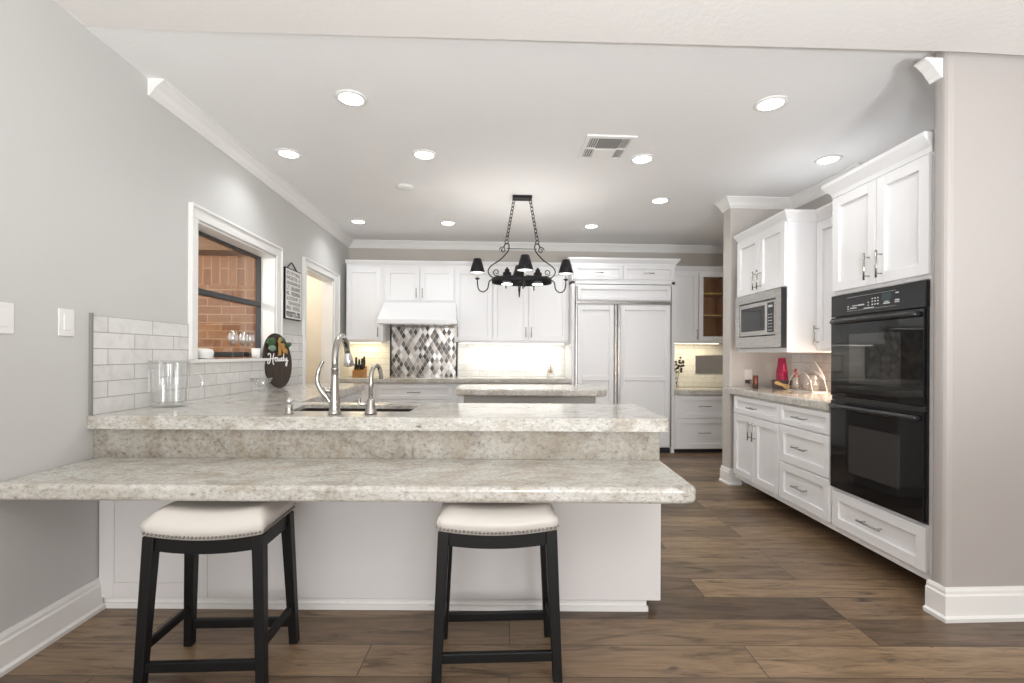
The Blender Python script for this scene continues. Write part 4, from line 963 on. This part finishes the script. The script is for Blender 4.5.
# ------------------------------------------------------------------ ceiling fixtures
def can(loc, label):
    t = thing('recessed_light', label, 'light', loc, 0, 'recessed ceiling lights')
    x, y, z = loc
    obj('trim_ring', B().lathe([(.066, z-.001), (.066, z-.006), (.070, z-.010), (.088, z-.006), (.092, z), (.066, z)], (x, y, 0), 36), 'trim', t)
    obj('lens', B().lathe([(0, z-.0055), (.060, z-.0055), (.0655, z-.004), (.0655, z-.001), (0, z-.001)], (x, y, 0), 36), 'lens', t)
    return t
cans = [(-.80, 2.80, 'largest recessed light, front left of the kitchen ceiling'), (-1.48, 3.60, 'recessed light nearest the left wall in front of the window'), (-.485, 3.56, 'recessed light in the second row left of the chandelier'),
        (-1.46, 5.40, 'recessed light in the far left corner by the back wall'), (-.47, 5.40, 'far recessed light in the back row left of the chandelier'), (1.155, 5.42, 'far recessed light in the back row right of the chandelier'), (1.61, 4.48, 'recessed light in front of the refrigerator, near the stub wall'),
        (1.135, 3.54, 'recessed light right beside the square ceiling vent'), (1.63, 2.72, 'front right recessed light in line with the ovens'), (2.52, 3.47, 'recessed light close above the microwave cabinet')]
c0 = None
for x, y, lb in cans:
    if c0 is None: c0 = can((x, y, ZC), lb); base_loc = (x, y, ZC)
    else: dup(c0, (x, y, ZC), lb)
    light('can_lamp', 'SPOT', (x, y, ZC-.012), CAN_W, (.95, .98, 1), spot_size=math.radians(140), spot_blend=.7, shadow_soft_size=.055)
for k, (x, y) in enumerate(((-.9, -.6), (.9, -.6), (2.6, -.6), (-.9, -2.4), (.9, -2.4), (2.6, -2.4))):
    light('front_room_lamp', 'SPOT', (x, y, 2.60), FRONT_W, (1, .97, .94), spot_size=math.radians(150), spot_blend=.7, shadow_soft_size=.08)
sm = thing('smoke_detector', 'round white disc detector flush on the ceiling left of the chandelier', 'detector', (-.746, 4.25, ZC))
obj('body', B().lathe([(0, ZC-.022), (.055, ZC-.022), (.068, ZC-.014), (.072, ZC), (0, ZC)], (-.746, 4.25, 0), 32), 'plate', sm)
vt = thing('ceiling_vent', 'square white ceiling vent with a grey grille beside a recessed light', 'vent', (.815, 3.36, ZC))
v0, v1, y0_, y1_ = .645, .985, 3.17, 3.55
vz = ZC-.012
vf = B().box(v0, v1, y0_, y0_+.035, vz, ZC).box(v0, v1, y1_-.03, y1_, vz, ZC).box(v0, v0+.03, y0_+.035, y1_-.03, vz, ZC).box(v1-.03, v1, y0_+.035, y1_-.03, vz, ZC).box(v0+.03, v1-.03, 3.36, 3.375, vz, ZC)
obj('frame', vf, 'trim', vt, .002)
obj('void', B().box(v0+.03, v1-.03, y0_+.035, y1_-.03, ZC-.003, ZC-.001), 'dark', vt)
obj('grille', B().box(.74, .89, y0_+.045, 3.36, vz+.002, ZC-.003), 'ventgrey', vt); obj('light_cover', B().box(.74, .89, 3.375, y1_-.03, vz-.002, ZC-.003), 'plate', vt)
for k in range(4):
    for xs in (.682+.016*k, .897+.016*k): obj('slat', B().box(xs, xs+.005, y0_+.035, y1_-.03, vz+.001, ZC-.003), 'trim', vt)

# ------------------------------------------------------------------ chandelier
cx_, cy_ = .298, 4.45
ch = thing('chandelier', 'black wrought iron ring chandelier with small black shades', 'chandelier', (cx_, cy_, ZC))
obj('canopy', B().box(cx_-.09, cx_+.09, cy_-.045, cy_+.045, ZC-.03, ZC), 'iron', ch, .006)
def chain(p0, p1):
    p0, p1 = Vector(p0), Vector(p1); d = p1-p0; n_ = 11; r_c = .0034; b = B(); L = d.length/n_; ax = d.normalized(); s1_ = ax.orthogonal().normalized(); s2_ = ax.cross(s1_)
    for k in range(n_):
        c_ = p0+d*((k+.5)/n_); s = s1_ if k % 2 else s2_
        b.tube([c_ + ax*(L*.68*math.cos(t)) + s*(.0145*math.sin(t)) for t in [2*PI*j/12 for j in range(12)]], r_c, 6, closed=True)
    return b
for sg in (-1, 1):
    obj('chain', chain((cx_+sg*.075, cy_, ZC-.03), (cx_+sg*.142, cy_, 2.275)), 'iron', ch)
    # ring and scroll arm
    X = lambda u: cx_+sg*u
    b = B(); b.tube([(X(.142)+.016*math.cos(t), cy_, 2.255+.016*math.sin(t)) for t in [2*PI*j/14 for j in range(14)]], .004, 6, closed=True)
    b.tube(bez([(X(.168), cy_, 2.205), (X(.155), cy_, 2.235), (X(.125), cy_, 2.235), (X(.120), cy_, 2.205), (X(.132), cy_, 2.165), (X(.20), cy_, 2.09), (X(.285), cy_, 2.03), (X(.312), cy_, 1.985), (X(.298), cy_, 1.945), (X(.272), cy_, 1.925)], 7), .0055, 8)
    sp_ = [(X(.178)+sg*.030*(1-.055*j)*math.cos(.6*j), cy_, 2.180+.032*(1-.055*j)*math.sin(.6*j)) for j in range(15)]
    b.tube(sp_, .0045, 6)
    s2p = [(X(.235)+sg*.034*(1-.05*j)*math.cos(-2.2+.55*j), cy_, 1.972+.036*(1-.05*j)*math.sin(-2.2+.55*j)) for j in range(15)]
    b.tube(s2p, .004, 6)
    obj('scroll', b, 'iron', ch)
obj('crossbar', B().tube([(cx_-.14, cy_, 2.192), (cx_+.14, cy_, 2.192)], .0035, 6), 'iron', ch)
RRG = .272
RY = .60                                     # the ring is oval, shallower front to back
rgb = B(); RP = [(RRG, 1.868), (RRG+.006, 1.872), (RRG+.006, 1.918), (RRG, 1.922), (RRG-.008, 1.918), (RRG-.008, 1.872)]
rl = [[rgb.v((cx_+q*math.cos(2*PI*i/64), cy_+(q-RRG+RRG*RY)*math.sin(2*PI*i/64), z)) for q, z in RP] for i in range(64)]
for i in range(64):
    for j in range(6): rgb.face([rl[i][j], rl[i][(j+1) % 6], rl[(i+1) % 64][(j+1) % 6], rl[(i+1) % 64][j]], True)
obj('ring', rgb, 'iron', ch)
for k in range(4):
    a = PI/2*k; ca, sa = math.cos(a), math.sin(a)
    Q = lambda u, z: (cx_+u*ca, cy_+u*sa, z)
    zz = (0, .02, 0, -.045)[k]; r0 = RRG if k % 2 == 0 else RRG*RY
    arm = obj('arm', B().tube(bez([Q(r0, 1.905), Q(r0+.03, 1.885), Q(RRG+.045, 1.82), Q(RRG+.085, 1.79), Q(RRG+.125, 1.81), Q(RRG+.138, 1.86), Q(.412, 1.90+zz)], 7), .0055, 8).lathe([(.006, 1.900+zz), (.020, 1.908+zz), (.024, 1.914+zz), (.010, 1.917+zz), (0, 1.918+zz)], Q(.412, 0), 16), 'iron', ch)
    obj('candle', B().lathe([(.009, 1.916+zz), (.009, 1.99+zz), (0, 1.991+zz)], Q(.412, 0), 12), 'candle', arm)
    sh_ = obj('lamp_shade', B().lathe([(.070, 1.966+zz), (.071, 1.968+zz), (.035, 2.095+zz), (.033, 2.095+zz), (.0325, 2.094+zz), (.0685, 1.967+zz)], Q(.412, 0), 32, close=True), 'shade', ch)
    obj('lining', B().lathe([(.0665, 1.968+zz), (.0675, 1.968+zz), (.0318, 2.092+zz), (.0308, 2.092+zz)], Q(.412, 0), 32, close=True), 'shadein', sh_)
    obj('bulb', B().lathe([(.008, 1.99+zz), (.017, 2.01+zz), (.018, 2.03+zz), (.010, 2.055+zz), (0, 2.065+zz)], Q(.412, 0), 16), 'bulb', arm)
    light('chandelier_lamp', 'POINT', Q(.412, 2.085+zz), 1.8, (1, .97, .93), shadow_soft_size=.02)
for (dx, dy) in ((-.14, -.085), (.14, -.085)):
    t = obj('downlight', B().lathe([(.038, 1.853), (.038, 1.955), (.022, 1.965), (.022, 1.985), (.010, 1.99), (.008, 2.003), (0, 2.005)], (cx_+dx, cy_+dy, 0), 24), 'iron', ch)
    obj('downlight_lens', B().lathe([(0, 1.849), (.046, 1.849), (.046, 1.853), (0, 1.853)], (cx_+dx, cy_+dy, 0), 24), 'lens', t)
    light('chandelier_downlight', 'SPOT', (cx_+dx, cy_+dy, 1.845), 3.0, (1, .96, .92), spot_size=math.radians(100), spot_blend=.6, shadow_soft_size=.035)
fi = B()
for dx, dy, z0 in ((-.15, -.10, 1.81), (.15, -.10, 1.84), (.0, -.164, 1.80), (.11, -.04, 1.80), (-.03, -.04, 1.79)): fi.tube([(cx_+dx, cy_+dy, 1.92), (cx_+dx, cy_+dy, z0)], .006, 8)
for k in range(2):
    a = PI*k/2; fi.tube([(cx_+RRG*math.cos(a), cy_+RRG*RY*math.sin(a), 1.915), (cx_-RRG*math.cos(a), cy_-RRG*RY*math.sin(a), 1.915)], .005, 6)
fi.tube([(cx_-.22, cy_-.085, 1.90), (cx_+.22, cy_-.085, 1.90)], .006, 6)
obj('hook_bars', fi, 'iron', ch)
